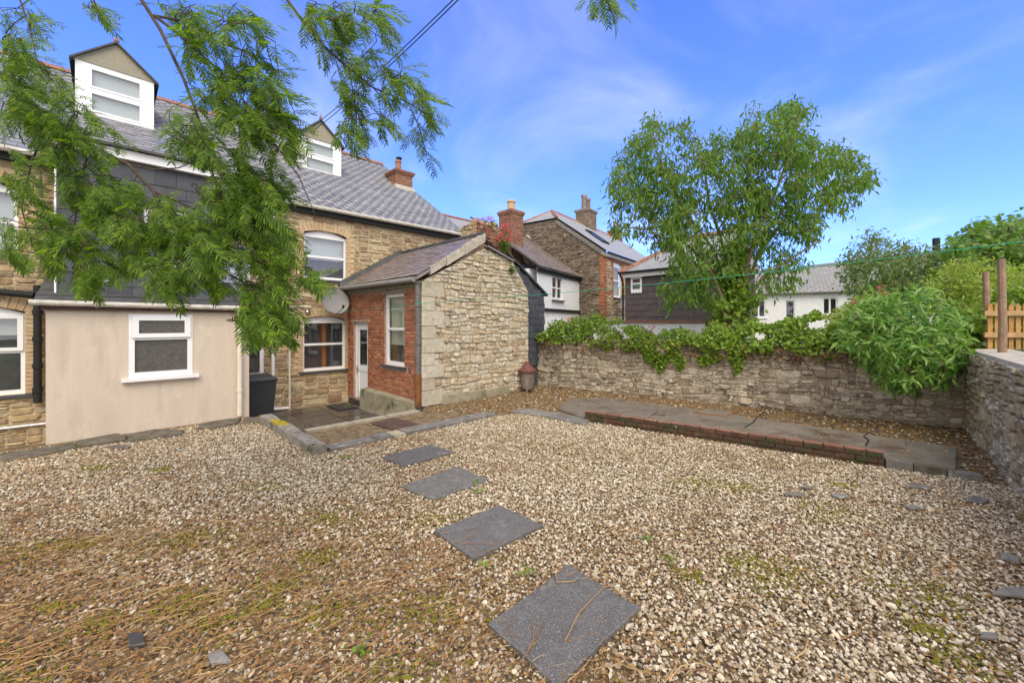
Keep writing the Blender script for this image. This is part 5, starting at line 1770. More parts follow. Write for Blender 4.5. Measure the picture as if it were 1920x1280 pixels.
H2 = thing('stone_gable_house', 'stone gabled house with half-hipped slate roof, brick corner and rooflight', 'house', (4.32, 19, 0))
Q0 = V(4.32, 19, 0)
HG = Fr(Q0 + V(-.803, .597, 0) * 7.26, (.803, -.597, 0))
HS = Fr(Q0, (.597, .803, 0))
mb = MB()
hp = [(0, LOW - .3), (7.26, LOW - .3), (7.26, 5.2), (4.67, 7.08), (2.59, 7.08), (0, 5.2)]
mb.extrude(HG, hp, -.30, 0)
mb.build('gable_wall', M['dmortar'], H2)
rubble(HG, [(1.0, 2.0)] + hp[1:1] + [(7.1, 2.0), (7.1, 5.3), (4.67, 7.03), (2.59, 7.03), (1.0, 5.9)], [], H2, M['dstone'], 61, bh=(.18, .3), bw=(.18, .5), lh=(.07, .15), limit=120,
       gap=.02, dep=(.005, .06), name='stone', asp=3, warp=.1)
wh = (1.08, 2.15, 3.10, 4.70)
wallface(HS, 0, 9, LOW - .3, 5.2, [(wh[0], wh[1], wh[2], wh[3] + .15)], .14, M['fmortar'], H2, 'side_wall')
rubble(HS, [(.35, 2.2), (5, 2.2), (5, 4.6), (.35, 4.6)], [(wh[0] - .2, wh[1] + .2, wh[2], wh[3] + .3)], H2, M['fstone'], 63, bh=(.25, .4), bw=(.3, .6), lh=(.12, .2), limit=30, gap=.03)
window(HS, H2, *wh, b=-.06, rail=3.95, fw=.09, rise=.15, sill=.08, blind=[(3.2, 4.75, 'blind')])  # pale blind added to mute the blue sky reflection in the pane
qb = []
for k in range(42):
    l_ = .36 if k % 2 else .22
    qb.append(bmat(HS, l_ / 2, 2.0 + k * .075, l_, .066, .02))
    qb.append(bmat(HG, 7.26 - (.58 - l_) / 2, 2.0 + k * .075, .58 - l_, .066, .02))
    if 2.0 + k * .075 < 4.9 and 2.0 + k * .075 > 3.0:
        qb.append(bmat(HS, wh[0] - l_ / 2, 2.0 + k * .075, l_, .066, .02))
        qb.append(bmat(HS, wh[1] + l_ / 2, 2.0 + k * .075, l_, .066, .02))
for k in range(5):
    for i_ in range(14):
        qb.append(bmat(HS, .35 + i_ * .23, 4.87 + k * .075, .215, .066, .02))
stuff(scatter('brick_quoins', BRICK, qb, M['brick'], H2))
hz = 7.92
apx = HG.w(3.63, -1.25, hz)
mb = MB()
eR0, eR1 = HS.w(-.12, .18, 5.16), HS.w(10, .18, 5.16)
ap2 = apx + HS.u * 10
tL, tR = HG.w(2.5, .10, 7.10), HG.w(4.76, .10, 7.10)
bL = HG.w(-.1, .10, 5.2)
bL2 = bL + HS.u * 10
rfm = [[eR0, eR1, ap2, apx, tR], [bL2, bL, tL, apx, ap2], [tL, tR, apx]]
for f_ in rfm:
    mb.add([p_ + V(0, 0, .05) for p_ in f_], [tuple(range(len(f_)))])
r_ = mb.build('roof', M['groof'], H2)
ridge_tiles(r_, apx, ap2, M['terra'], r=.13)
ridge_tiles(r_, tR + V(0, 0, .06), apx, M['terra'], r=.1, crest=False)
ridge_tiles(r_, tL + V(0, 0, .06), apx, M['terra'], r=.1, crest=False)
mb = MB()
for (p0, p1) in ((HG.w(7.36, .08, 5.14), HG.w(4.72, .08, 7.06)), (HG.w(-.1, .08, 5.14), HG.w(2.54, .08, 7.06))):
    dn = V(0, 0, -.22)
    mb.add([p0, p1, p1 + dn, p0 + dn, p0 - HG.n * .12, p1 - HG.n * .12, p1 + dn - HG.n * .12, p0 + dn - HG.n * .12], [(0, 1, 2, 3), (7, 6, 5, 4), (0, 4, 5, 1), (3, 2, 6, 7)])
mb.build('bargeboard', M['flag'], H2)
mb = MB()
mb.box(HS, .02, 9, .01, .12, 4.98, 5.14)
mb.build('fascia', M['white'], H2)
mb = MB()
mb.tube([HS.w(-.05, .22, 5.12), HS.w(9, .22, 5.12)], .06, n=6)
mb.build('gutter', M['black'], H2)
# rooflight and chimneys
sR = (apx + HS.u * 1 - (HS.w(1, .18, 5.16)))
un, sn = HS.u, sR.normalized()
nn = un.cross(sn)
o_ = HS.w(1.6, .18, 5.21) + sn * 1.5
mb = MB()
for (x0, x1, y0, y1) in ((0, .07, 0, 1.5), (.83, .9, 0, 1.5), (.07, .83, 0, .07), (.07, .83, 1.43, 1.5)):
    mb.hexa([o_ + un * x0 + sn * y0, o_ + un * x1 + sn * y0, o_ + un * x1 + sn * y1, o_ + un * x0 + sn * y1] + [o_ + un * x + sn * y + nn * .09 for x, y in ((x0, y0), (x1, y0), (x1, y1), (x0, y1))])
rl = mb.build('rooflight', M['black'], r_)
mb = MB()
mb.add([o_ + un * x + sn * y + nn * .06 for x, y in ((.05, .05), (.85, .05), (.85, 1.45), (.05, 1.45))], [(0, 1, 2, 3)])
mb.build('roof_pane', M['glass'], r_)
CF = Fr(apx + HS.u * 3.7 - V(0, 0, hz), HS.u)
chimney(CF, H2, 0, 1.05, -.45, .45, 7.5, 8.72, 'dstone', 'dstone', [(.25, 0, .17, .95, 'galv', False), (.8, 0, .16, .85, 'galv', False)], mm='dmortar')
chimney(Fr(apx + HS.u * 8.5 - V(0, 0, hz), HS.u), H2, 0, .8, -.35, .35, 7.5, 8.3, 'brick', 'sbrick', [(.4, 0, .15, .7, 'creamp', False)])
d2 = thing('neighbour_dish', 'small grey satellite dish on the brick-cornered house beside the narrow window', 'satellite dish', HS.w(1.5, .1, 2.9))
mb = MB()
c_ = HS.w(1.35, .3, 2.92)
fx = HS.u
for i in range(4):
    rr_ = .42 * i / 3
    for k in range(14):
        t_ = 2 * math.pi * k / 14
        mb.v.append(tuple(c_ + fx * rr_ * math.cos(t_) + V(0, 0, rr_ * .8 * math.sin(t_)) + HS.n * (.1 * (i / 3) ** 2)))
mb.f += [(i * 14 + k, i * 14 + (k + 1) % 14, (i + 1) * 14 + (k + 1) % 14, (i + 1) * 14 + k) for i in range(3) for k in range(14)]
mb.build('dish_bowl', M['dish'], d2, True)
mb = MB()
mb.tube([HS.w(1.35, 0, 2.8), HS.w(1.35, .3, 2.9)], .03, n=6)
mb.build('bracket', M['black'], d2)

B3 = thing('brown_slate_house', 'brown slate-hung house with terracotta hip tiles and one tiny window', 'house', (6.5, 15.5, 0))
BB = Fr(V(4.76, 17, 0), (S, -S, 0))
mb = MB()
mb.box(BB, 0, 3.8, -4, 0, LOW - .3, 3.9)
mb.build('house_body', M['bslate'], B3)
wb3 = (.27, .75, 3.14, 3.72)
slates('slate', BB.w(0, 0, .6), BB.u, V(0, 0, 1), 3.8, 3.2, .40, .25, M['bslate'], B3, th=.014, jit=.004, keep=lambda a, s: not (wb3[0] - .05 < a < wb3[1] + .05 and wb3[2] - .15 < s + .6 < wb3[3] + .05))
f_ = window(BB, B3, *wb3, b=.05, fw=.07, rail=3.45, dark=False)
mb = MB()
for k in range(4):
    mb.lathe(BB.w(.33 + k * .12, .03, 3.06), [(.05, 0), (.06, .04), (.05, .08)], 8)
mb.build('scallop', M['white'], f_)
mb = MB()
e = [BB.w(-.2, .2, 3.92), BB.w(4.0, .2, 3.92), BB.w(4.0, -4.2, 3.92), BB.w(-.2, -4.2, 3.92)]
ap1, ap2_ = BB.w(1.9, -2.0, 5.44), BB.w(4.0, -2.0, 5.44)
mb.add(e + [ap1, ap2_], [(0, 1, 5, 4), (2, 3, 4, 5), (3, 0, 4), (1, 2, 5)])
r_ = mb.build('roof', M['groof'], B3)
ridge_tiles(r_, e[0], ap1, M['terra'], crest=False, r=.13)
ridge_tiles(r_, ap1, ap2_, M['terra'], crest=False, r=.13)
mb = MB()
mb.box(BB, -.02, 3.8, .02, .16, 3.72, 3.9)
mb.build('fascia', M['white'], B3)
mb = MB()
mb.tube([BB.w(-.2, .24, 3.92), BB.w(4.0, .24, 3.92)], .05, n=6)
mb.tube([BB.w(-.15, .2, 3.9), BB.w(-.08, .06, 3.5), BB.w(-.08, .06, 0)], .04, n=6)
mb.build('gutter', M['black'], B3)
cw = thing('coped_wall', 'low white wall with red tile coping in front of the brown slate house', 'wall', BB.w(2, 1.4, 0))
mb = MB()
mb.box(BB, -.6, 5.0, 1.3, 1.5, LOW - .3, 1.84)
mb.build('wall', M['wpaint'], cw)
mb = MB()
mb.box(BB, -.65, 5.05, 1.24, 1.56, 1.845, 1.93)
mb.build('coping', M['terra'], cw)
ps = MB()
ps.tube([V(5.28, 11.0, .6), V(5.28, 11.0, 2.45)], .055, n=4)
tag(ps.build('concrete_post', M['kerb']), 'pale square post standing behind the ivy left of the tree', 'post')

W4 = thing('white_terrace', 'long low white house with grey slate roof beyond the tree', 'house', (17, 23.3, 0))
WW = Fr(V(12.6, 25.9, 0), (.856, -.516, 0))
wws = [(2.35, 3.05, 2.15, 3.2), (4.03, 4.5, 1.7, 3.15), (5.78, 6.45, 2.3, 3.27)]
wallface(WW, -1, 13, LOW - .6, 3.6, wws, .12, M['wpaint'], W4)
mb = MB()
mb.box(WW, -1, 13, -6, -.4, LOW - .6, 3.55)
mb.build('house_body', M['wpaint'], W4)
window(WW, W4, *wws[0], b=-.05, fw=.07, mull=.08, sill=.06, sillm='white')
window(WW, W4, *wws[1], b=-.05, fw=.06, sill=.06, sillm='white')
window(WW, W4, *wws[2], b=-.05, fw=.07, mull=.08, sill=.06, sillm='white')
mb = MB()
mb.hexa([WW.w(-1.2, .2, 3.55), WW.w(13.2, .2, 3.55), WW.w(13.2, -3.2, 5.25), WW.w(-1.2, -3.2, 5.25), WW.w(-1.2, .2, 3.62), WW.w(13.2, .2, 3.62), WW.w(13.2, -3.2, 5.32), WW.w(-1.2, -3.2, 5.32)])
mb.hexa([WW.w(-1.2, -3.2, 5.25), WW.w(13.2, -3.2, 5.25), WW.w(13.2, -6.4, 3.55), WW.w(-1.2, -6.4, 3.55), WW.w(-1.2, -3.2, 5.32), WW.w(13.2, -3.2, 5.32), WW.w(13.2, -6.4, 3.62), WW.w(-1.2, -6.4, 3.62)])
r_ = mb.build('roof', M['groof'], W4)
sv4 = WW.w(0, -3.2, 5.33) - WW.w(0, .2, 3.63)
slates('slate', WW.w(-1.2, .2, 3.62), WW.u, sv4.normalized(), 12.0, sv4.length, .38, .22, M['groof'], r_, limit=0, th=.02)
mb = MB()
mb.tube([WW.w(-1.2, .25, 3.58), WW.w(13.2, .25, 3.58)], .05, n=6)
mb.build('gutter', M['ggrey'], W4)
tp = MB()
tp.tube([V(31.4, 30, 4), V(31.4, 30, 8.1)], .22, n=8)
tag(tp.build('telegraph_pole', M['black']), 'dark pole top showing above the trees at right', 'pole')

# ------------------------------------------------------------------ plants
LANCE = ([(0, 0, 0), (-.5, .38, .03), (0, .42, -.05), (.5, .38, .03), (-.36, .72, -.06), (0, .75, -.13), (.36, .72, -.06), (0, 1, -.28)],
         [(0, 2, 1), (0, 3, 2), (1, 2, 5, 4), (2, 3, 6, 5), (4, 5, 7), (5, 6, 7)])
ROUND = ([(0, 0, 0), (-.45, .12, .06), (-.52, .5, .02), (0, .5, -.05), (.52, .5, .02), (.45, .12, .06), (0, 1, -.16)],
         [(0, 3, 1), (1, 3, 2), (0, 5, 3), (5, 4, 3), (2, 3, 6), (3, 4, 6)])


def frond_template(k=11, seed=1):
    rg = random.Random(seed)
    vs, fs = [], []

    def quad(a, b, c, d):
        n = len(vs)
        vs.extend([a, b, c, d])
        fs.append((n, n + 1, n + 2, n + 3))
    zc = lambda y: -.22 * y * y
    xb = rg.uniform(-.1, .1)
    xc = lambda y: xb * y * y
    for i in range(4):
        y0, y1 = i / 4, (i + 1) / 4
        w_ = .010
        quad(V(xc(y0) - w_, y0, zc(y0)), V(xc(y0) + w_, y0, zc(y0)), V(xc(y1) + w_, y1, zc(y1)), V(xc(y1) - w_, y1, zc(y1)))
    for i in range(k):
        y = .10 + .86 * i / (k - 1)
        ln = .30 * (math.sin(math.pi * (.20 + .74 * (1 - y))) ** .8) * rg.uniform(.85, 1.12) + .03
        ang = R(58 - 26 * y) + rg.uniform(-.1, .1)
        for sg in (-1, 1):
            if rg.random() < .06:
                continue
            b = V(xc(y), y, zc(y))
            d = V(sg * math.sin(ang), math.cos(ang), rg.uniform(-.12, .14)).normalized()
            sd = d.cross(V(0, 0, 1)).normalized()
            n = len(vs)
            w_ = .026 * rg.uniform(.85, 1.2)
            q1, q2, q3 = b + d * ln * .12, b + d * ln * .5 + V(0, 0, -.02 * ln), b + d * ln + V(0, 0, -.16 * ln)
            vs.extend([b, q1 + sd * w_ * .8, q2 + sd * w_, q3, q2 - sd * w_, q1 - sd * w_ * .8])
            fs.append((n, n + 1, n + 2, n + 3, n + 4, n + 5))
    return vs, fs


def in_poly(x, y, P):
    c = False
    j = len(P) - 1
    for i in range(len(P)):
        if (P[i][1] > y) != (P[j][1] > y) and x < (P[j][0] - P[i][0]) * (y - P[i][1]) / (P[j][1] - P[i][1]) + P[i][0]:
            c = not c
        j = i
    return c


def volume_pts(P, n, Y, dY, rg, dens=None):
    """n points in the body whose outline from the yard is P (photo pixels), Y metres ahead, dY deep"""
    xs, ys = [p[0] for p in P], [p[1] for p in P]
    out = []
    while len(out) < n:
        x, y = rg.uniform(min(xs), max(xs)), rg.uniform(min(ys), max(ys))
        if in_poly(x, y, P) and (dens is None or rg.random() < dens(x, y)):
            yy = Y(x, y) if callable(Y) else Y
            out.append(at(x, y, yy + max(-2, min(2, rg.gauss(0, 1))) * dY))
    return out


def colonize(lines, pts, maxd, rg, step=.12, sag=.1):
    """join every point to the nearest piece of the growing skeleton; returns twigs [polyline] and tips [(pos, dir)]"""
    nodes, dirs = [], []
    for ln in lines:
        for i in range(len(ln) - 1):
            p, q = Vector(ln[i]), Vector(ln[i + 1])
            k = max(1, int((q - p).length / step))
            for t in range(k):
                nodes.append(p.lerp(q, t / k))
                dirs.append((q - p).normalized())
        nodes.append(Vector(ln[-1]))
        dirs.append(dirs[-1])
    arr = np.zeros((len(nodes) + len(pts) * 4 + 10, 3))
    n = len(nodes)
    arr[:n] = np.array([tuple(p) for p in nodes])
    d0 = [float(np.min(np.sum((arr[:n] - np.array(tuple(p))) ** 2, axis=1))) for p in pts]
    twigs, tips = [], []
    for i in sorted(range(len(pts)), key=lambda i: d0[i]):
        p = pts[i]
        dd = np.sum((arr[:n] - np.array(tuple(p))) ** 2, axis=1)
        j = int(np.argmin(dd))
        L_ = math.sqrt(dd[j])
        if L_ > maxd or L_ < .01:
            continue
        b, d = Vector(arr[j]), dirs[j]
        m_ = b.lerp(p, .5) + d * (L_ * .16) + V(rg.gauss(0, .05), rg.gauss(0, .05), rg.gauss(.03, .04)) * L_
        twigs.append([b, m_, p])
        e = (p - m_).normalized()
        for q in (m_, p):
            arr[n] = tuple(q)
            nodes.append(q)
            dirs.append(e)
            n += 1
        tips.append((p, e))
    return twigs, tips


def twig_mesh(name, twigs, m, parent, r0=.006, r1=.002, n=4):
    mb = MB()
    for t in twigs:
        mb.tube(t, r0, r1, n, cap=False)
    return mb.build(name, m, parent)


def stuff_twigs(*a):
    return stuff(twig_mesh(*a))


def leaf_mats(tips, per, ln, wr, rg, droop=.5, spread=.12, out=.5, along=.0, face=None):
    ms = []
    for p, d in tips:
        for k in range(per):
            r = V(rg.gauss(0, 1), rg.gauss(0, 1), rg.gauss(0, .7)).normalized()
            y = (d * out + r * .75 + V(0, 0, -droop)).normalized()
            nz = (face if face else V(0, 0, 1)) * .8 + V(rg.gauss(0, .5), rg.gauss(0, .5), rg.gauss(0, .25))
            x = y.cross(nz)
            if x.length < .05:
                x = V(1, 0, 0)
            x.normalize()
            z = x.cross(y)
            l_ = rg.uniform(*ln)
            q = p + V(rg.gauss(0, 1), rg.gauss(0, 1), rg.gauss(0, 1)) * spread - d * rg.random() * along
            ms.append(mat4(x * l_ * wr, y * l_, z * l_, q))
    return ms


# --- buddleia-like tree behind the wall
rg = random.Random(21)
tree = thing('ivy_clad_tree', 'bushy multi-stemmed tree with ivied trunk rising behind the rubble wall', 'tree', (5.6, 10.35, .9))
base = V(5.6, 10.35, .9)
stems2d = [([(1372, 600), (1345, 540), (1300, 430), (1262, 350), (1225, 270)], -.5), ([(1372, 600), (1350, 520), (1290, 460), (1225, 400), (1165, 340)], .5),
           ([(1374, 590), (1362, 480), (1330, 380), (1318, 300), (1300, 250)], .8), ([(1380, 590), (1390, 470), (1400, 380), (1405, 300), (1412, 230)], .2),
           ([(1382, 590), (1408, 470), (1450, 370), (1480, 290), (1500, 215)], -.6), ([(1384, 590), (1420, 480), (1480, 400), (1550, 350), (1615, 315)], .4),
           ([(1384, 590), (1430, 520), (1490, 480), (1540, 450)], -.9), ([(1370, 600), (1330, 560), (1280, 470), (1215, 430), (1160, 425)], -.2),
           ([(1376, 595), (1340, 470), (1270, 380), (1240, 300)], 1.1), ([(1382, 595), (1440, 430), (1520, 330), (1560, 280)], 1.0)]
lines = []
for pts, dy in stems2d:
    k = len(pts)
    ln = [base + V(rg.uniform(-.05, .05), rg.uniform(-.05, .05), 0)] + [at(x, y, 10.35 + dy * (i + 1) / k) for i, (x, y) in enumerate(pts)]
    lines.append(ln)
mb = MB()
mb.tube([base - V(0, 0, .4), base + V(0, 0, .5), base + V(.02, 0, 1.1), base + V(.08, 0, 1.9)], .17, .10, 9)
mb.build('trunk', M['bark'], tree)
for ln in lines:
    mb = MB()
    mb.tube(ln, .062, .014, 7)
    mb.build('limb', M['bark'], tree)
CR = [(1140, 345), (1165, 290), (1185, 265), (1215, 215), (1250, 225), (1300, 240), (1345, 250), (1375, 255), (1395, 225), (1402, 198), (1440, 205), (1500, 188), (1530, 210),
      (1535, 255), (1590, 275), (1640, 325), (1625, 360), (1590, 395), (1545, 400), (1535, 440), (1530, 490), (1500, 535), (1450, 560), (1415, 560), (1400, 520), (1345, 520),
      (1310, 520), (1262, 500), (1250, 470), (1190, 445), (1150, 430), (1140, 405)]


def cdens(x, y):
    return (.30 + .70 * (noise.noise(V(x / 50, y / 50, 1.7)) > -.14)) * (.7 if y > 450 else 1)


ap = volume_pts(CR, 1600, lambda x, y: 10.35, .75, rg, cdens)
ap += volume_pts([(1235, 540), (1260, 500), (1330, 510), (1330, 570), (1280, 560), (1240, 580)], 70, 9.9, .3, rg)
tw, tips = colonize(lines, ap, 1.2, rg)
stuff_twigs('twigs', tw, M['bark'], tree, .008, .003, 4)
lm_ = leaf_mats(tips, 12, (.11, .21), .26, rg, droop=.75, spread=.10, out=.5, along=.14)
stuff(scatter('foliage', LANCE, lm_, M['leaf'], tree))
# ivy round the trunk and up the middle stems
iv = []
for k in range(1900):
    t = rg.random() ** .8
    z = 1.2 + 2.7 * t
    r_ = .28 - .12 * t + rg.gauss(0, .08) + (.2 if z < 2.2 and rg.random() < .4 else 0)
    a_ = rg.uniform(0, 6.28)
    iv.append((base + V(.10 * t + r_ * math.cos(a_), r_ * math.sin(a_), z - .9), V(math.cos(a_), math.sin(a_), 0)))
for x, y, rr_, n in ((1345, 570, .2, 90), (1405, 560, .25, 130)):
    c_ = at(x, y, 10.0)
    for k in range(n):
        d = V(rg.gauss(0, 1), rg.gauss(0, 1), rg.gauss(0, .7))
        iv.append((c_ + d * rr_ * .6, d.normalized()))
tivy = thing('trunk_ivy', 'bright green ivy clothing the trunk of the multi-stemmed tree', 'ivy', (5.6, 10.35, .95))
stuff(scatter('foliage', ROUND, leaf_mats(iv, 1, (.07, .12), 1.0, rg, droop=.6, spread=.03, out=.35, face=V(-.3, -.8, .5)), M['ivy'], tivy))

# --- ivy along the top of the rubble wall
IVT = [(1000, 628), (1030, 608), (1072, 590), (1110, 588), (1150, 594), (1172, 610), (1210, 614), (1310, 614), (1340, 610), (1437, 602), (1494, 588), (1550, 591), (1600, 585), (1660, 600)]
IVB = [(1000, 638), (1029, 644), (1086, 650), (1144, 655), (1190, 655), (1220, 685), (1235, 702), (1253, 670), (1273, 702), (1297, 655), (1335, 690), (1358, 672), (1383, 706), (1400, 660),
       (1455, 664), (1503, 674), (1560, 664), (1660, 660)]
wall_at = lambda x: ((lambda k: (k * WF.o.y - WF.o.x) / (WF.u.x - k * WF.u.y))((x - 960) / FPX))
ivy = thing('wall_ivy', 'mass of leafy ivy and creeper spilling over the top of the rubble wall', 'ivy', WF.w(3, -.2, 1.2))
iv = []
bare = []
for k in range(16000):
    x = rg.uniform(1002, 1655)
    a_ = wall_at(x)
    p0 = WF.w(a_, 0, 0)
    top_ = EYE + (HY - np.interp(x, [p[0] for p in IVT], [p[1] for p in IVT])) / FPX * p0.y
    bot_ = EYE + (HY - np.interp(x, [p[0] for p in IVB], [p[1] for p in IVB])) / FPX * p0.y
    top_ += .30 * noise.noise(V(a_ * 2.6, 2, 0)) - .05
    bot_ += .26 * noise.noise(V(a_ * 3.4, 7, 0)) + .05
    t = rg.random()
    c = bot_ + (top_ - bot_) * t
    if c > 1.25:
        rr_ = min(1, (top_ - c) / max(.05, top_ - 1.25))
        b = rg.uniform(-.55, .12 + .22 * rr_)
    else:
        b = rg.uniform(.02, .16) * (.5 + .9 * t)
    if noise.noise(V(a_ * 2.2, c * 3.0, 4)) < -.25:
        continue
    n_ = (WF.n * (1.0 if b > -.1 else .2) + V(0, 0, .5 if c > 1.3 else .15)).normalized()
    iv.append((WF.w(a_, b, c), n_))
lm_ = leaf_mats(iv, 1, (.04, .085), .95, rg, droop=.6, spread=.02, out=.35, face=(WF.n + V(0, 0, .75)).normalized())
stuff(scatter('foliage', ROUND, lm_, M['ivy'], ivy))
mb = MB()
for k in range(150):
    x = rg.uniform(1005, 1640)
    a_ = wall_at(x)
    c_ = WF.w(a_, .04, 1.28)
    pts = [WF.w(a_ + rg.gauss(0, .1), -.2, 1.35), c_ + V(0, 0, .03), WF.w(a_ + rg.gauss(0, .12), .07, 1.1 + rg.gauss(0, .08)), WF.w(a_ + rg.gauss(0, .2), .06, .92 + rg.gauss(0, .15))]
    mb.tube(pts, .007, .002, 4, cap=False)
mb.build('stems', M['twig'], ivy)
dst = [(WF.w(wall_at(rg.uniform(1010, 1640)), rg.uniform(-.1, .14), rg.uniform(1.05, 1.38)), WF.n) for _ in range(1500)]
stuff(scatter('dead_leaves', ROUND, leaf_mats(dst, 1, (.03, .07), .7, rg, droop=.7, spread=.03), M['litter'], ivy))

# --- big overhanging shrub in the corner
shrub = thing('overhanging_shrub', 'big glossy long-leaved shrub hanging over the corner of the rubble wall', 'shrub', (7.35, 7.85, 1.2))
sb = V(7.35, 7.85, 1.15)
SP = [(1575, 640), (1590, 590), (1610, 565), (1650, 545), (1700, 540), (1745, 548), (1790, 575), (1815, 620), (1800, 690), (1765, 720), (1720, 715), (1700, 735), (1660, 725), (1640, 700), (1610, 670)]
lines = []
for k in range(26):
    t_ = volume_pts(SP, 1, lambda x, y: 7.15 + .5 * (1 - min(1, abs(y - 640) / 110)) * -.3, .32, rg)[0]
    md = sb.lerp(t_, .55) + V(0, 0, .42)
    lines.append([sb + V(rg.gauss(0, .08), rg.gauss(0, .08), 0), md, t_])
for ln in lines:
    mb = MB()
    mb.tube([ln[0], ln[0].lerp(ln[1], .5) + V(0, 0, .08), ln[1], ln[1].lerp(ln[2], .5) + V(0, 0, .05), ln[2]], .013, .005, 5)
    mb.build('stem', M['bark'], shrub)
sp_ = volume_pts(SP, 420, lambda x, y: 7.2, .36, rg)
tw, tips = colonize(lines, sp_, .8, rg)
stuff_twigs('twigs', tw, M['ivy'], shrub, .005, .002, 4)
lm_ = leaf_mats(tips, 9, (.08, .21), .26, rg, face=V(-.45, -.55, .7), droop=.28, spread=.06, out=.7, along=.12)
pieces('leaf', LANCE, lm_, M['sleaf'], shrub, 300, rest='foliage')


def bush(name, label, cat, P, n, Y, dY, root, m, ln, wr, tmpl, per, seed, droop=.3, stems=10, group=None, sr=.03, bark='bark', dens=None, maxd=1.6, spread=.10):
    rg = random.Random(seed)
    t = thing(name, label, cat, root, group)
    root = Vector(root)
    lines = []
    for k in range(stems):
        e = volume_pts(P, 1, Y, dY, rg)[0]
        m_ = root.lerp(e, .5) + V(0, 0, .15 * (e - root).length)
        lines.append([root + V(rg.gauss(0, .06), rg.gauss(0, .06), 0), m_, e])
    mb = MB()
    for q in lines:
        mb.tube([q[0], q[0].lerp(q[1], .5) + V(0, 0, .05), q[1], q[2]], sr, sr * .25, 6)
    mb.build('stems', M[bark], t)
    tw, tips = colonize(lines, volume_pts(P, n, Y, dY, rg, dens), maxd, rg, step=.25)
    stuff_twigs('twigs', tw, M[bark], t, sr * .2, sr * .08, 4)
    stuff(scatter('foliage', tmpl, leaf_mats(tips, per, ln, wr, rg, face=V(-.35, -.5, .8), droop=droop, spread=spread, out=.5, along=.15), M[m], t))
    return t


hd = lambda x, y: .25 + .75 * (noise.noise(V(x / 30, y / 30, 5.1)) > -.2)
bush('loose_tree', 'thin grey-green tree with open twiggy crown in front of the white house', 'tree',
     [(1570, 520), (1590, 470), (1625, 445), (1640, 430), (1660, 460), (1700, 455), (1750, 470), (1800, 480), (1790, 560), (1700, 570), (1600, 560)], 720, 13.5, .9, (13.2, 14.2, 1.3), 'gleaf',
     (.10, .2), .34, LANCE, 8, 31, dens=hd, sr=.05, spread=.14)
bush('dense_tree', 'dense green tree crown filling the far right behind the fence', 'tree',
     [(1765, 500), (1790, 455), (1810, 430), (1850, 425), (1880, 418), (1925, 412), (2010, 430), (2060, 520), (2000, 600), (1900, 580), (1790, 560)], 900, 13.0, .9, (16.5, 13.5, 1.3), 'dleaf',
     (.12, .22), .6, ROUND, 9, 32, sr=.07, spread=.16)
bush('pale_shrub', 'yellow-green feathery shrub behind the two fence posts', 'shrub',
     [(1740, 540), (1765, 500), (1800, 485), (1850, 495), (1900, 500), (1960, 520), (1960, 600), (1900, 610), (1800, 620), (1750, 600)], 700, 9.6, .5, (10.9, 9.8, 1.3), 'yleaf2',
     (.07, .14), .35, LANCE, 9, 33, sr=.03, spread=.09)
bush('low_creeper', 'leafy green creeper between the shrub and the fence posts', 'creeper',
     [(1775, 600), (1800, 585), (1850, 580), (1870, 610), (1860, 650), (1800, 655), (1780, 645)], 260, 7.9, .3, (9.0, 8.0, 1.3), 'ivy', (.07, .13), .9, ROUND, 8, 34, sr=.015, spread=.06)
bush('fence_creeper', 'bright vine leaves rising behind the picket fence at the right frame edge', 'creeper',
     [(1870, 565), (1890, 545), (1960, 535), (1990, 560), (1990, 640), (1900, 640)], 200, 8.2, .2, (10.4, 8.0, 1.3), 'ivy', (.07, .13), .9, ROUND, 8, 35, sr=.015, spread=.06)
bush('garden_bush', 'round green bush behind the ivy at the foot of the white house', 'bush',
     [(1550, 590), (1600, 560), (1640, 550), (1660, 590), (1640, 610), (1560, 610)], 160, 10.5, .4, (8.7, 10.6, .9), 'yleaf2', (.07, .12), .5, LANCE, 8, 36, sr=.015, spread=.07)


def valerian(label, root, n, hgt, spr, seed, fl=.6):
    rg = random.Random(seed)
    t = thing('valerian_plant', label, 'plant', root, 'pink valerian growing on the walls')
    root = Vector(root)
    st_, lf, fw_ = MB(), [], []
    for k in range(n):
        e = root + V(rg.gauss(0, spr), rg.gauss(0, spr), hgt * rg.uniform(.5, 1.1))
        m_ = root.lerp(e, .5) + V(rg.gauss(0, .03), rg.gauss(0, .03), .03)
        st_.tube([root, m_, e], .006, .003, 4, cap=False)
        for j in range(7):
            q = root.lerp(e, rg.uniform(.1, .9))
            lf.append((q, V(rg.gauss(0, 1), rg.gauss(0, 1), .2).normalized()))
        if rg.random() < fl:
            for j in range(34):
                fw_.append((e + V(rg.gauss(0, .045), rg.gauss(0, .045), rg.gauss(0, .035)), V(0, 0, 1)))
    st_.build('stems', M['ivy'], t)
    stuff(scatter('leaves', LANCE, leaf_mats(lf, 2, (.06, .11), .35, rg, droop=.1, spread=.03), M['gleaf'], t))
    if fw_:
        stuff(scatter('blossom', ROUND, leaf_mats(fw_, 1, (.022, .04), .9, rg, droop=-.2, spread=.01), M['flower'], t))


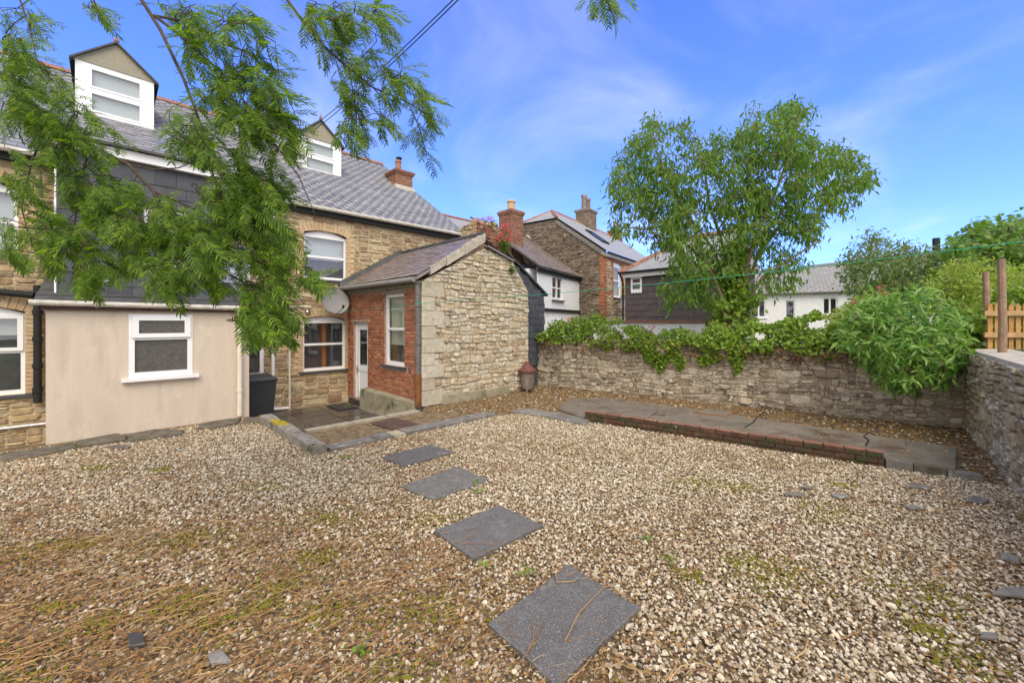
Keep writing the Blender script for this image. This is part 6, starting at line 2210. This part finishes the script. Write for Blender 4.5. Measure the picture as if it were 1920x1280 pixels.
valerian('largest pink valerian clump growing right of the chimney stub', SF.w(2.72, .0, 3.62), 40, .80, .24, 51, .75)
valerian('dry flower stems and valerian on top of the chimney stub', SF.w(2.35, -.15, 4.2), 22, .45, .2, 52, .3)
valerian('small green valerian tuft on the upper gable edge', GW.w(2.72, .06, 3.2), 7, .2, .06, 53, 0)
valerian('pink valerian flowers poking above the ivy in front of the white cottage', WF.w(1.1, -.5, 1.35), 14, .62, .25, 54, .5)
valerian('pink valerian by the brown slate house behind the ivy', WF.w(3.0, -.9, 1.25), 9, .5, .22, 55, .5)
valerian('pink valerian flowers at the top of the overhanging shrub', V(7.2, 8.2, 1.9), 8, .65, .22, 56, .5)
mb = MB()
for k in range(40):
    a_, h_ = rng.uniform(1.9, 2.75), rng.uniform(.15, .42)
    p_ = SF.w(a_, rng.uniform(-.4, .05), 4.05)
    mb.tube([p_, p_ + V(rng.gauss(0, .05), rng.gauss(0, .05), h_)], .006, .002, 4, cap=False)
tag(mb.build('dead_stalks', M['dstalk']), 'brown dead stalks standing on the broken chimney stub', 'plant')
gt_ = [(MF.w(4.1 + rng.gauss(0, .08), .2 + rng.gauss(0, .05), 5.05 + rng.random() * .08), V(rng.gauss(0, 1), rng.gauss(0, 1), .6).normalized()) for _ in range(60)]
tag(scatter('gutter_weed', LANCE, leaf_mats(gt_, 2, (.06, .14), .3, rng, droop=-.2, spread=.05), M['ivy']), 'green weed growing in the house gutter above the wash house roof', 'weed')

# --- mimosa in the near left
rg = random.Random(99)
mim = thing('mimosa_tree', 'feathery green mimosa branches hanging into the upper left of the view', 'tree', (-5.2, .9, -.03))
root = V(-5.2, .9, -.1)
fork = V(-4.9, 1.5, 3.6)
fork2 = V(-4.2, 2.0, 4.9)
mb = MB()
mb.tube([root, V(-5.15, 1.0, 1.4), V(-5.0, 1.25, 2.6), fork, fork2], .17, .07, 10)
mb.build('trunk', M['bark'], mim)
A = lambda pts, Y0, Y1: [at(x, y, Y0 + (Y1 - Y0) * i / (len(pts) - 1)) for i, (x, y) in enumerate(pts)]
BR = [([fork] + A([(-60, 90), (40, 175), (95, 225), (170, 275), (240, 308), (285, 355), (320, 420), (360, 470), (440, 520), (520, 560)], 3.3, 3.0), .024, .005),
      (A([(240, 308), (290, 318), (335, 315), (375, 298)], 3.2, 3.1), .008, .003),
      (A([(285, 358), (340, 380), (385, 402), (430, 428), (500, 480), (570, 570)], 3.15, 2.9), .011, .003),
      (A([(170, 275), (150, 340), (140, 420), (170, 500)], 3.3, 3.1), .009, .003),
      (A([(95, 225), (60, 300), (40, 390), (60, 460)], 3.3, 3.2), .009, .003),
      ([fork2] + A([(225, -70), (262, -5), (300, 55), (345, 150), (375, 230), (400, 330), (430, 430)], 2.9, 2.8), .018, .004),
      (A([(290, 30), (330, 60), (370, 95), (430, 150), (500, 250), (560, 330), (590, 400)], 2.9, 2.9), .012, .003),
      (A([(290, 30), (345, 40), (400, 75), (470, 100), (540, 180), (570, 260)], 2.95, 3.1), .010, .003),
      (A([(400, 330), (440, 400), (480, 470), (520, 560), (540, 620)], 2.8, 2.8), .007, .002),
      ([fork2] + A([(420, -120), (505, -45), (560, 30), (605, 85), (650, 125), (700, 165), (760, 190), (830, 232)], 3.0, 3.2), .016, .003),
      (A([(590, 35), (640, 35), (690, 55), (745, 92)], 3.1, 3.2), .007, .002),
      (A([(655, 128), (665, 190), (672, 270)], 3.1, 3.1), .005, .002),
      (A([(700, 165), (735, 205), (748, 265)], 3.1, 3.1), .005, .002),
      (A([(765, 192), (790, 250), (800, 292)], 3.2, 3.2), .004, .0015),
      ([fork] + A([(-40, -60), (25, -35), (55, 50), (70, 115)], 3.2, 3.2), .010, .003),
      ([fork2] + A([(500, -330), (800, -240), (1000, -120), (1100, -40), (1140, 5), (1150, 32)], 2.6, 3.0), .014, .002),
      ([fork2] + A([(120, -90), (165, -25), (192, 45)], 3.0, 3.0), .010, .002)]
lines = []
for pts, r0, r1 in BR:
    mb = MB()
    mb.tube(pts, r0, r1, 6)
    mb.build('branch', M['twig'], mim)
    lines.append(pts)
gap = lambda x, y: 0.0 if (175 < x < 290 and 100 < y < 235) else (.35 if (185 < x < 330 and 225 < y < 300) else 1.0)
nz_ = lambda x, y: gap(x, y) * (.12 + .88 * (noise.noise(V(x / 48, y / 48, 8.8)) > -.05))
RG = [([(0, 90), (60, 105), (110, 135), (150, 190), (215, 215), (235, 235), (200, 300), (330, 370), (420, 420), (400, 500), (330, 545), (260, 540), (200, 530), (120, 525), (70, 480), (0, 470)], 520),
      ([(290, 0), (500, 0), (515, 60), (530, 160), (550, 240), (555, 300), (510, 350), (470, 330), (410, 310), (330, 280), (300, 230), (340, 170), (370, 140), (320, 80)], 310),
      ([(370, 320), (460, 320), (515, 330), (520, 390), (575, 480), (590, 515), (530, 550), (550, 625), (470, 615), (430, 580), (380, 540), (350, 470), (320, 410)], 330),
      ([(520, 0), (720, 0), (745, 90), (770, 120), (830, 225), (800, 290), (740, 205), (690, 255), (650, 265), (610, 200), (625, 110), (560, 40)], 170),
      ([(0, 0), (55, 0), (75, 110), (0, 95)], 26), ([(150, 0), (200, 0), (190, 50)], 8), ([(1095, -25), (1180, -25), (1170, 0), (1105, 0)], 9), ([(1138, 0), (1155, 0), (1150, 25)], 2)]
pts = []
for P, n in RG:
    pts += volume_pts(P, n, lambda x, y: 3.25 - .3 * min(1, max(0, (x - 100) / 300)) + .25 * min(1, max(0, (x - 550) / 200)), .22, rg, nz_)
tw, tips = colonize(lines, pts, .55, rg, step=.06)
stuff_twigs('twigs', tw, M['twig'], mim, .0042, .0018, 4)
fm = []
for p, d in tips:
    for k in range(2):
        r = V(rg.gauss(.25, .55), rg.gauss(-.1, .5), rg.gauss(-.2, .4))
        y = (d * .45 + r * .6 + V(.42, -.05, -.50)).normalized()
        nz = V(rg.gauss(.1, .3), rg.gauss(-.75, .35), .8)
        x = y.cross(nz).normalized()
        z = x.cross(y)
        l_ = rg.uniform(.12, .225)
        fm.append(mat4(x * l_, y * l_, z * l_, p - d * rg.random() * .06))
rg.shuffle(fm)
for k in range(4):
    pieces('frond', frond_template(10, k), fm[k::4], M['frond'], mim, 75, rest='foliage')

# ------------------------------------------------------------------ gravel, litter, moss
GPOLY = [(-10.4, 3.1), (-7.1, 5.95), (-5.2, 7.85), (-4.72, 7.66), (-2.72, 5.70), (-.32, 8.05), (.25, 8.35), (1.28, 7.45), (1.40, 7.62), (4.8, 5.18), (5.3, 4.85), (5.75, 4.5), (2.7, .7), (2.5, -1), (-8, -1)]


def litter_amt(x, y):
    """how much brown litter and moss lies between the chips: most at the near left, under the mimosa"""
    b = min(1, max(0, (4.4 - y) / 3.0)) * min(1, max(0, (1.6 - x) / 3.0))
    n = noise.noise(V(x * .8, y * .8, 3.3)) * .5 + noise.noise(V(x * 2.6, y * 2.6, 1.3)) * .4
    return b * .95 + n * .6 + .08


def slab_hit(x, y, m=-.035):
    return any(in_poly(x, y, [(px_ + (px_ - sum(q[0] for q in P) / 4) * m, py_ + (py_ - sum(q[1] for q in P) / 4) * m) for px_, py_ in P]) for P in slab_xy)


def gn_scatter(name, m, pos, rot, scl, tone, shapes=4, sub=1, jit=.22):
    me = bpy.data.meshes.new(name)
    n = len(pos)
    me.vertices.add(n)
    me.vertices.foreach_set('co', np.asarray(pos, dtype=np.float32).ravel())
    for nm, typ, dat, key in (('rot', 'FLOAT_VECTOR', rot, 'vector'), ('scl', 'FLOAT_VECTOR', scl, 'vector'), ('tone', 'FLOAT', tone, 'value')):
        at_ = me.attributes.new(nm, typ, 'POINT')
        at_.data.foreach_set(key, np.asarray(dat, dtype=np.float32).ravel())
    me.materials.append(m)
    o = bpy.data.objects.new(name, me)
    COL.objects.link(o)
    ng = bpy.data.node_groups.new(name, 'GeometryNodeTree')
    ng.interface.new_socket('Geometry', in_out='INPUT', socket_type='NodeSocketGeometry')
    ng.interface.new_socket('Geometry', in_out='OUTPUT', socket_type='NodeSocketGeometry')
    gi, go = ng.nodes.new('NodeGroupInput'), ng.nodes.new('NodeGroupOutput')
    lk = ng.links.new
    jn = ng.nodes.new('GeometryNodeJoinGeometry')
    for k in range(shapes):
        ico = ng.nodes.new('GeometryNodeMeshIcoSphere')
        ico.inputs['Radius'].default_value = .5
        ico.inputs['Subdivisions'].default_value = sub
        sp = ng.nodes.new('GeometryNodeSetPosition')
        rv = ng.nodes.new('FunctionNodeRandomValue')
        rv.data_type = 'FLOAT_VECTOR'
        rv.inputs[0].default_value = (-jit,) * 3
        rv.inputs[1].default_value = (jit,) * 3
        rv.inputs['Seed'].default_value = k + 3
        sm = ng.nodes.new('GeometryNodeSetMaterial')
        sm.inputs['Material'].default_value = m
        gi_ = ng.nodes.new('GeometryNodeGeometryToInstance')
        lk(ico.outputs['Mesh'], sp.inputs['Geometry'])
        lk(rv.outputs[0], sp.inputs['Offset'])
        lk(sp.outputs[0], sm.inputs[0])
        lk(sm.outputs[0], gi_.inputs[0])
        lk(gi_.outputs[0], jn.inputs[0])
    iop = ng.nodes.new('GeometryNodeInstanceOnPoints')
    iop.inputs['Pick Instance'].default_value = True
    na = []
    for nm in ('rot', 'scl'):
        a = ng.nodes.new('GeometryNodeInputNamedAttribute')
        a.data_type = 'FLOAT_VECTOR'
        a.inputs['Name'].default_value = nm
        na.append(a)
    e2r = ng.nodes.new('FunctionNodeEulerToRotation')
    lk(na[0].outputs[0], e2r.inputs[0])
    lk(gi.outputs[0], iop.inputs['Points'])
    lk(jn.outputs[0], iop.inputs['Instance'])
    lk(e2r.outputs[0], iop.inputs['Rotation'])
    lk(na[1].outputs[0], iop.inputs['Scale'])
    lk(iop.outputs[0], go.inputs[0])
    md = o.modifiers.new('scatter', 'NODES')
    md.node_group = ng
    return stuff(o)


pos, rot, scl, tone = [], [], [], []
rg = random.Random(5)
SPC = .0215
y = -1.0
while y < 8.6:
    x = -10.4
    step = SPC if y > 1.3 else .06
    while x < 5.9:
        px_, py_ = x + rg.uniform(-.5, .5) * step * 1.3, y + rg.uniform(-.5, .5) * step * 1.3
        vis = abs(px_) < 1.30 * py_ + 2.2
        if (vis or rg.random() < .5) and in_poly(px_, py_, GPOLY):
            la = litter_amt(px_, py_)
            if rg.random() > min(.58, max(0, (la - .20) * .8)) and not slab_hit(px_, py_, -.05 + .09 * rg.random()):
                s = (.0125 + .019 * rg.random() ** 2.2) * (1.5 if step > .05 else 1)
                if rg.random() < .04:
                    s *= 1.45
                pos.append((px_, py_, -.022 + rg.random() * .026 - (.012 if la > .4 else 0)))
                rot.append((rg.uniform(-.6, .6), rg.uniform(-.6, .6), rg.uniform(0, 6.28)))
                scl.append((s * rg.uniform(.95, 1.5), s * rg.uniform(.75, 1.15), s * rg.uniform(.5, .85)))
                t = rg.random()
                tone.append(min(1, max(0, t ** .75 - .34 * max(0, min(.9, la)) * rg.random() + .06)))
        x += step
    y += step
gn_scatter('gravel', M['chip'], pos, rot, scl, tone)
# chips lying along the gaps on earth near the walls
pos, rot, scl, tone = [], [], [], []
EP = [(-1.85, 8.5), (-.3, 8.3), (.3, 8.5), (1.0, 8.6), (1.1, 9.7), (2.2, 9.9), (4.4, 7.7), (6.3, 5.75), (5.4, 4.8), (5.75, 4.5), (8.0, 7.2), (.8, 12.1), (.5, 11.4), (-1.9, 8.95)]
for k in range(5200):
    x, y_ = rg.uniform(-1.9, 8), rg.uniform(4.5, 12)
    if in_poly(x, y_, EP):
        s = rg.uniform(.015, .045)
        pos.append((x, y_, -.02 + rg.random() * .015))
        rot.append((rg.uniform(-.6, .6), rg.uniform(-.6, .6), rg.uniform(0, 6.28)))
        scl.append((s * 1.3, s, s * .6))
        tone.append(rg.random() * .75)
gn_scatter('earth_grit', M['chip'], pos, rot, scl, tone)
# moss tufts
pos, rot, scl, tone = [], [], [], []
MC = [gp(x, y_) for x, y_ in ((300, 880), (190, 875), (490, 910), (620, 970), (345, 1010), (150, 1020), (590, 1040), (360, 1120), (330, 1140), (490, 1135), (100, 1135), (620, 1150), (70, 1030), (410, 1160),
                            (180, 1165), (520, 1095), (740, 1270), (30, 1260), (1290, 1075), (1450, 1080), (1310, 905), (1385, 912), (1580, 908), (1735, 1120), (1745, 1180), (1790, 1230), (1400, 1050), (820, 972), (790, 1140), (1550, 960))]
for c_ in MC:
    rr_ = rg.uniform(.05, .22)
    for k in range(int(60 + rr_ * 700)):
        d = V(rg.gauss(0, rr_), rg.gauss(0, rr_ * .6), 0)
        x, y_ = c_.x + d.x, c_.y + d.y
        if slab_hit(x, y_) or not in_poly(x, y_, GPOLY):
            continue
        s = rg.uniform(.009, .022)
        pos.append((x, y_, -.006 + rg.random() * .008))
        rot.append((rg.uniform(-.3, .3), rg.uniform(-.3, .3), rg.uniform(0, 6.28)))
        scl.append((s * 1.3, s * 1.3, s * rg.uniform(.5, .9)))
        tone.append(rg.random())
for k in range(16000):
    x, y_ = rg.uniform(-7, 4), rg.uniform(1.4, 6.8)
    if abs(x) > 1.3 * y_ + .4 or not in_poly(x, y_, GPOLY) or slab_hit(x, y_):
        continue
    if rg.random() < .9 * max(0, litter_amt(x, y_) - .08) * (1.0 if noise.noise(V(x * 2.1, y_ * 2.1, 6.6)) > .05 else .12):
        s = rg.uniform(.009, .02)
        pos.append((x, y_, -.008 + rg.random() * .01))
        rot.append((rg.uniform(-.3, .3), rg.uniform(-.3, .3), rg.uniform(0, 6.28)))
        scl.append((s * 1.3, s * 1.3, s * .6))
        tone.append(rg.random())
gn_scatter('moss_cushions', mat('moss_green', [(.15, .15, .015), (.23, .22, .02), (.32, .29, .025), (.26, .235, .025)], namt=.4, nscale=90, bump=.8, bscale=260, rough=1, attr='tone'), pos, rot, scl, tone, sub=1, jit=.2)


def stems_mesh(name, items, m, parent=None):
    """thin bent stems: three-sided, joined"""
    mb = MB()
    for p, a, ln, r_, bend, lift in items:
        d = V(math.cos(a), math.sin(a), 0)
        s = V(-d.y, d.x, 0)
        pts = [p, p + d * ln * .35 + s * bend * ln * .6 + V(0, 0, lift * .7), p + d * ln * .7 + s * bend * ln * .6 + V(0, 0, lift), p + d * ln + V(0, 0, lift * .4)]
        mb.tube(pts, r_, r_ * .6, 3, cap=False)
    return mb.build(name, m, parent)


it = []
tries = 0
while len(it) < 16500 and tries < 150000:
    tries += 1
    x, y_ = rg.uniform(-8, 5), 1.0 + 5.8 * rg.random() ** 1.6
    if abs(x) > 1.3 * y_ + 1.8 or not in_poly(x, y_, GPOLY) or (slab_hit(x, y_, -.1) and rg.random() > .09):
        continue
    la = litter_amt(x, y_)
    if rg.random() > .12 + max(0, la) * 1.15:
        continue
    big = rg.random() < .08
    it.append((V(x, y_, rg.uniform(.0, .014) + (.022 if slab_hit(x, y_, 0) else 0)), rg.gauss(.75, .7), rg.uniform(.10, .30) if big else rg.uniform(.03, .12), rg.uniform(.0026, .0046) if big else rg.uniform(.0012, .0024), rg.gauss(0, .18), rg.uniform(-.004, .014)))
stuff(stems_mesh('fallen_stems', it, M['stem']))
for (P3, lb) in (([(1060, 1200), (1085, 1150), (1130, 1100), (1190, 1082)], 'long curved pale stem lying across the largest stepping slab'),
                 ([(972, 1245), (995, 1215), (1022, 1163)], 'short straight pale stem on the left of the largest stepping slab'),
                 ([(1040, 1070), (1045, 1092), (1075, 1088), (1082, 1082)], 'hooked brown twig at the far corner of the largest slab')):
    mb = MB()
    mb.tube([gp(x, y_, .038) + V(0, 0, .006 * math.sin(i * 2)) for i, (x, y_) in enumerate(P3)], .0042, .0028, 6)
    tag(mb.build('dry_stem', M['stem']), lb, 'twig', 'dry stems on the nearest slab')
# leaf litter flakes
LT = ([(-.5, 0, 0), (0, -.35, .06), (.5, 0, 0), (0, .35, .10)], [(0, 1, 3), (1, 2, 3)])


def flakes(n, ok, z, size):
    ms = []
    while len(ms) < n:
        x, y_ = rg.uniform(-7, 8.2), rg.uniform(1.3, 12.2)
        q = ok(x, y_)
        if q is False or rg.random() > q:
            continue
        a_ = rg.uniform(0, 6.28)
        tl = Euler((rg.gauss(0, .35), rg.gauss(0, .35), a_)).to_matrix().to_4x4()
        s = rg.uniform(*size)
        ms.append(Matrix.Translation((x, y_, z + rg.random() * .012)) @ tl @ Matrix.Scale(s, 4))
    return ms


def ok_gravel(x, y_):
    if abs(x) > 1.3 * y_ + 1.8 or not in_poly(x, y_, GPOLY) or slab_hit(x, y_):
        return False
    return min(1, .03 + max(0, litter_amt(x, y_)) * .9)


def ok_earth(x, y_):
    if not in_poly(x, y_, EP):
        return False
    d = (V(x, y_, 0) - WF.o).dot(WF.n)
    return .9 if d < .8 else .7


stuff(scatter('gravel_litter', LT, flakes(36000, ok_gravel, .0, (.010, .030)), M['litter']))
stuff(scatter('earth_litter', LT, flakes(6500, ok_earth, -.025, (.02, .055)), M['litter']))


def ok_path(x, y_):
    if not in_poly(x, y_, [(1.44, 7.80), (4.86, 5.30), (5.36, 4.90), (6.27, 5.72), (4.4, 7.6), (2.2, 9.85), (1.05, 9.7)]):
        return False
    d = (V(x, y_, 0) - WF.o).dot(WF.n)
    return .9 if d < .75 else .06


pf = flakes(420, ok_path, .008, (.015, .045))
for m_ in pf:
    m_.translation.z += pz(m_.translation.x)
stuff(scatter('path_litter', LT, pf, M['litter']))
yl = [Matrix.Translation(gp(x + rg.gauss(0, 12), y_ + rg.gauss(0, 5), PZ + .012)) @ Euler((rg.gauss(0, .3), rg.gauss(0, .3), rg.uniform(0, 6))).to_matrix().to_4x4() @ Matrix.Scale(rg.uniform(.03, .055), 4)
      for x, y_ in ((1720, 805), (1740, 812), (1690, 800), (1760, 815), (1790, 835), (1735, 822), (1670, 800), (1555, 790), (1560, 815), (1400, 775), (1440, 785), (1660, 795), (1705, 820)) for _ in range(3)]
stuff(scatter('yellow_leaves', LT, yl, M['yleaf']))
rl_ = [Matrix.Translation(gp(x + rg.gauss(0, 14), y_ + rg.gauss(0, 6), .02)) @ Euler((rg.gauss(0, .3), rg.gauss(0, .3), rg.uniform(0, 6))).to_matrix().to_4x4() @ Matrix.Scale(rg.uniform(.02, .04), 4)
       for x, y_ in ((500, 890), (480, 895), (440, 910), (330, 855), (370, 845), (150, 920), (60, 880), (250, 905), (40, 960), (1760, 1065), (1740, 1000)) for _ in range(9)]
stuff(scatter('orange_leaves', LT, rl_, mat('orange_leaf', [(.5, .13, .04), (.55, .24, .05), (.42, .09, .04), (.6, .36, .08)], namt=.1, bump=0, rough=.6)))
# seedlings
for k, (x, y_, lb) in enumerate(((650, 861, 'tiny green seedling below the slate edging'), (890, 907, 'green weed at the edge of the speckled slab'), (895, 925, 'pale weeds in front of the speckled slab'),
                                 (912, 1062, 'green seedling below the middle slab'), (1212, 1016, 'bright green weed alone in the gravel right of the slabs'), (995, 1080, 'small grey-green weed left of the largest slab'),
                                 (670, 1225, 'dark green weed near the bottom left of the slabs'), (653, 764, 'moss and weed by the doormat'), (1262, 1055, 'small weed right of the largest slab'))):
    c_ = gp(x, y_, .0)
    lf = [(c_ + V(rg.gauss(0, .03), rg.gauss(0, .03), .015 + rg.random() * .03), V(rg.gauss(0, 1), rg.gauss(0, 1), .5).normalized()) for _ in range(14)]
    o = scatter('weed', ROUND, leaf_mats(lf, 1, (.018, .04), .7, rg, droop=-.1, spread=.01), M['ivy'])
    tag(o, lb, 'weed', 'weeds in the gravel')
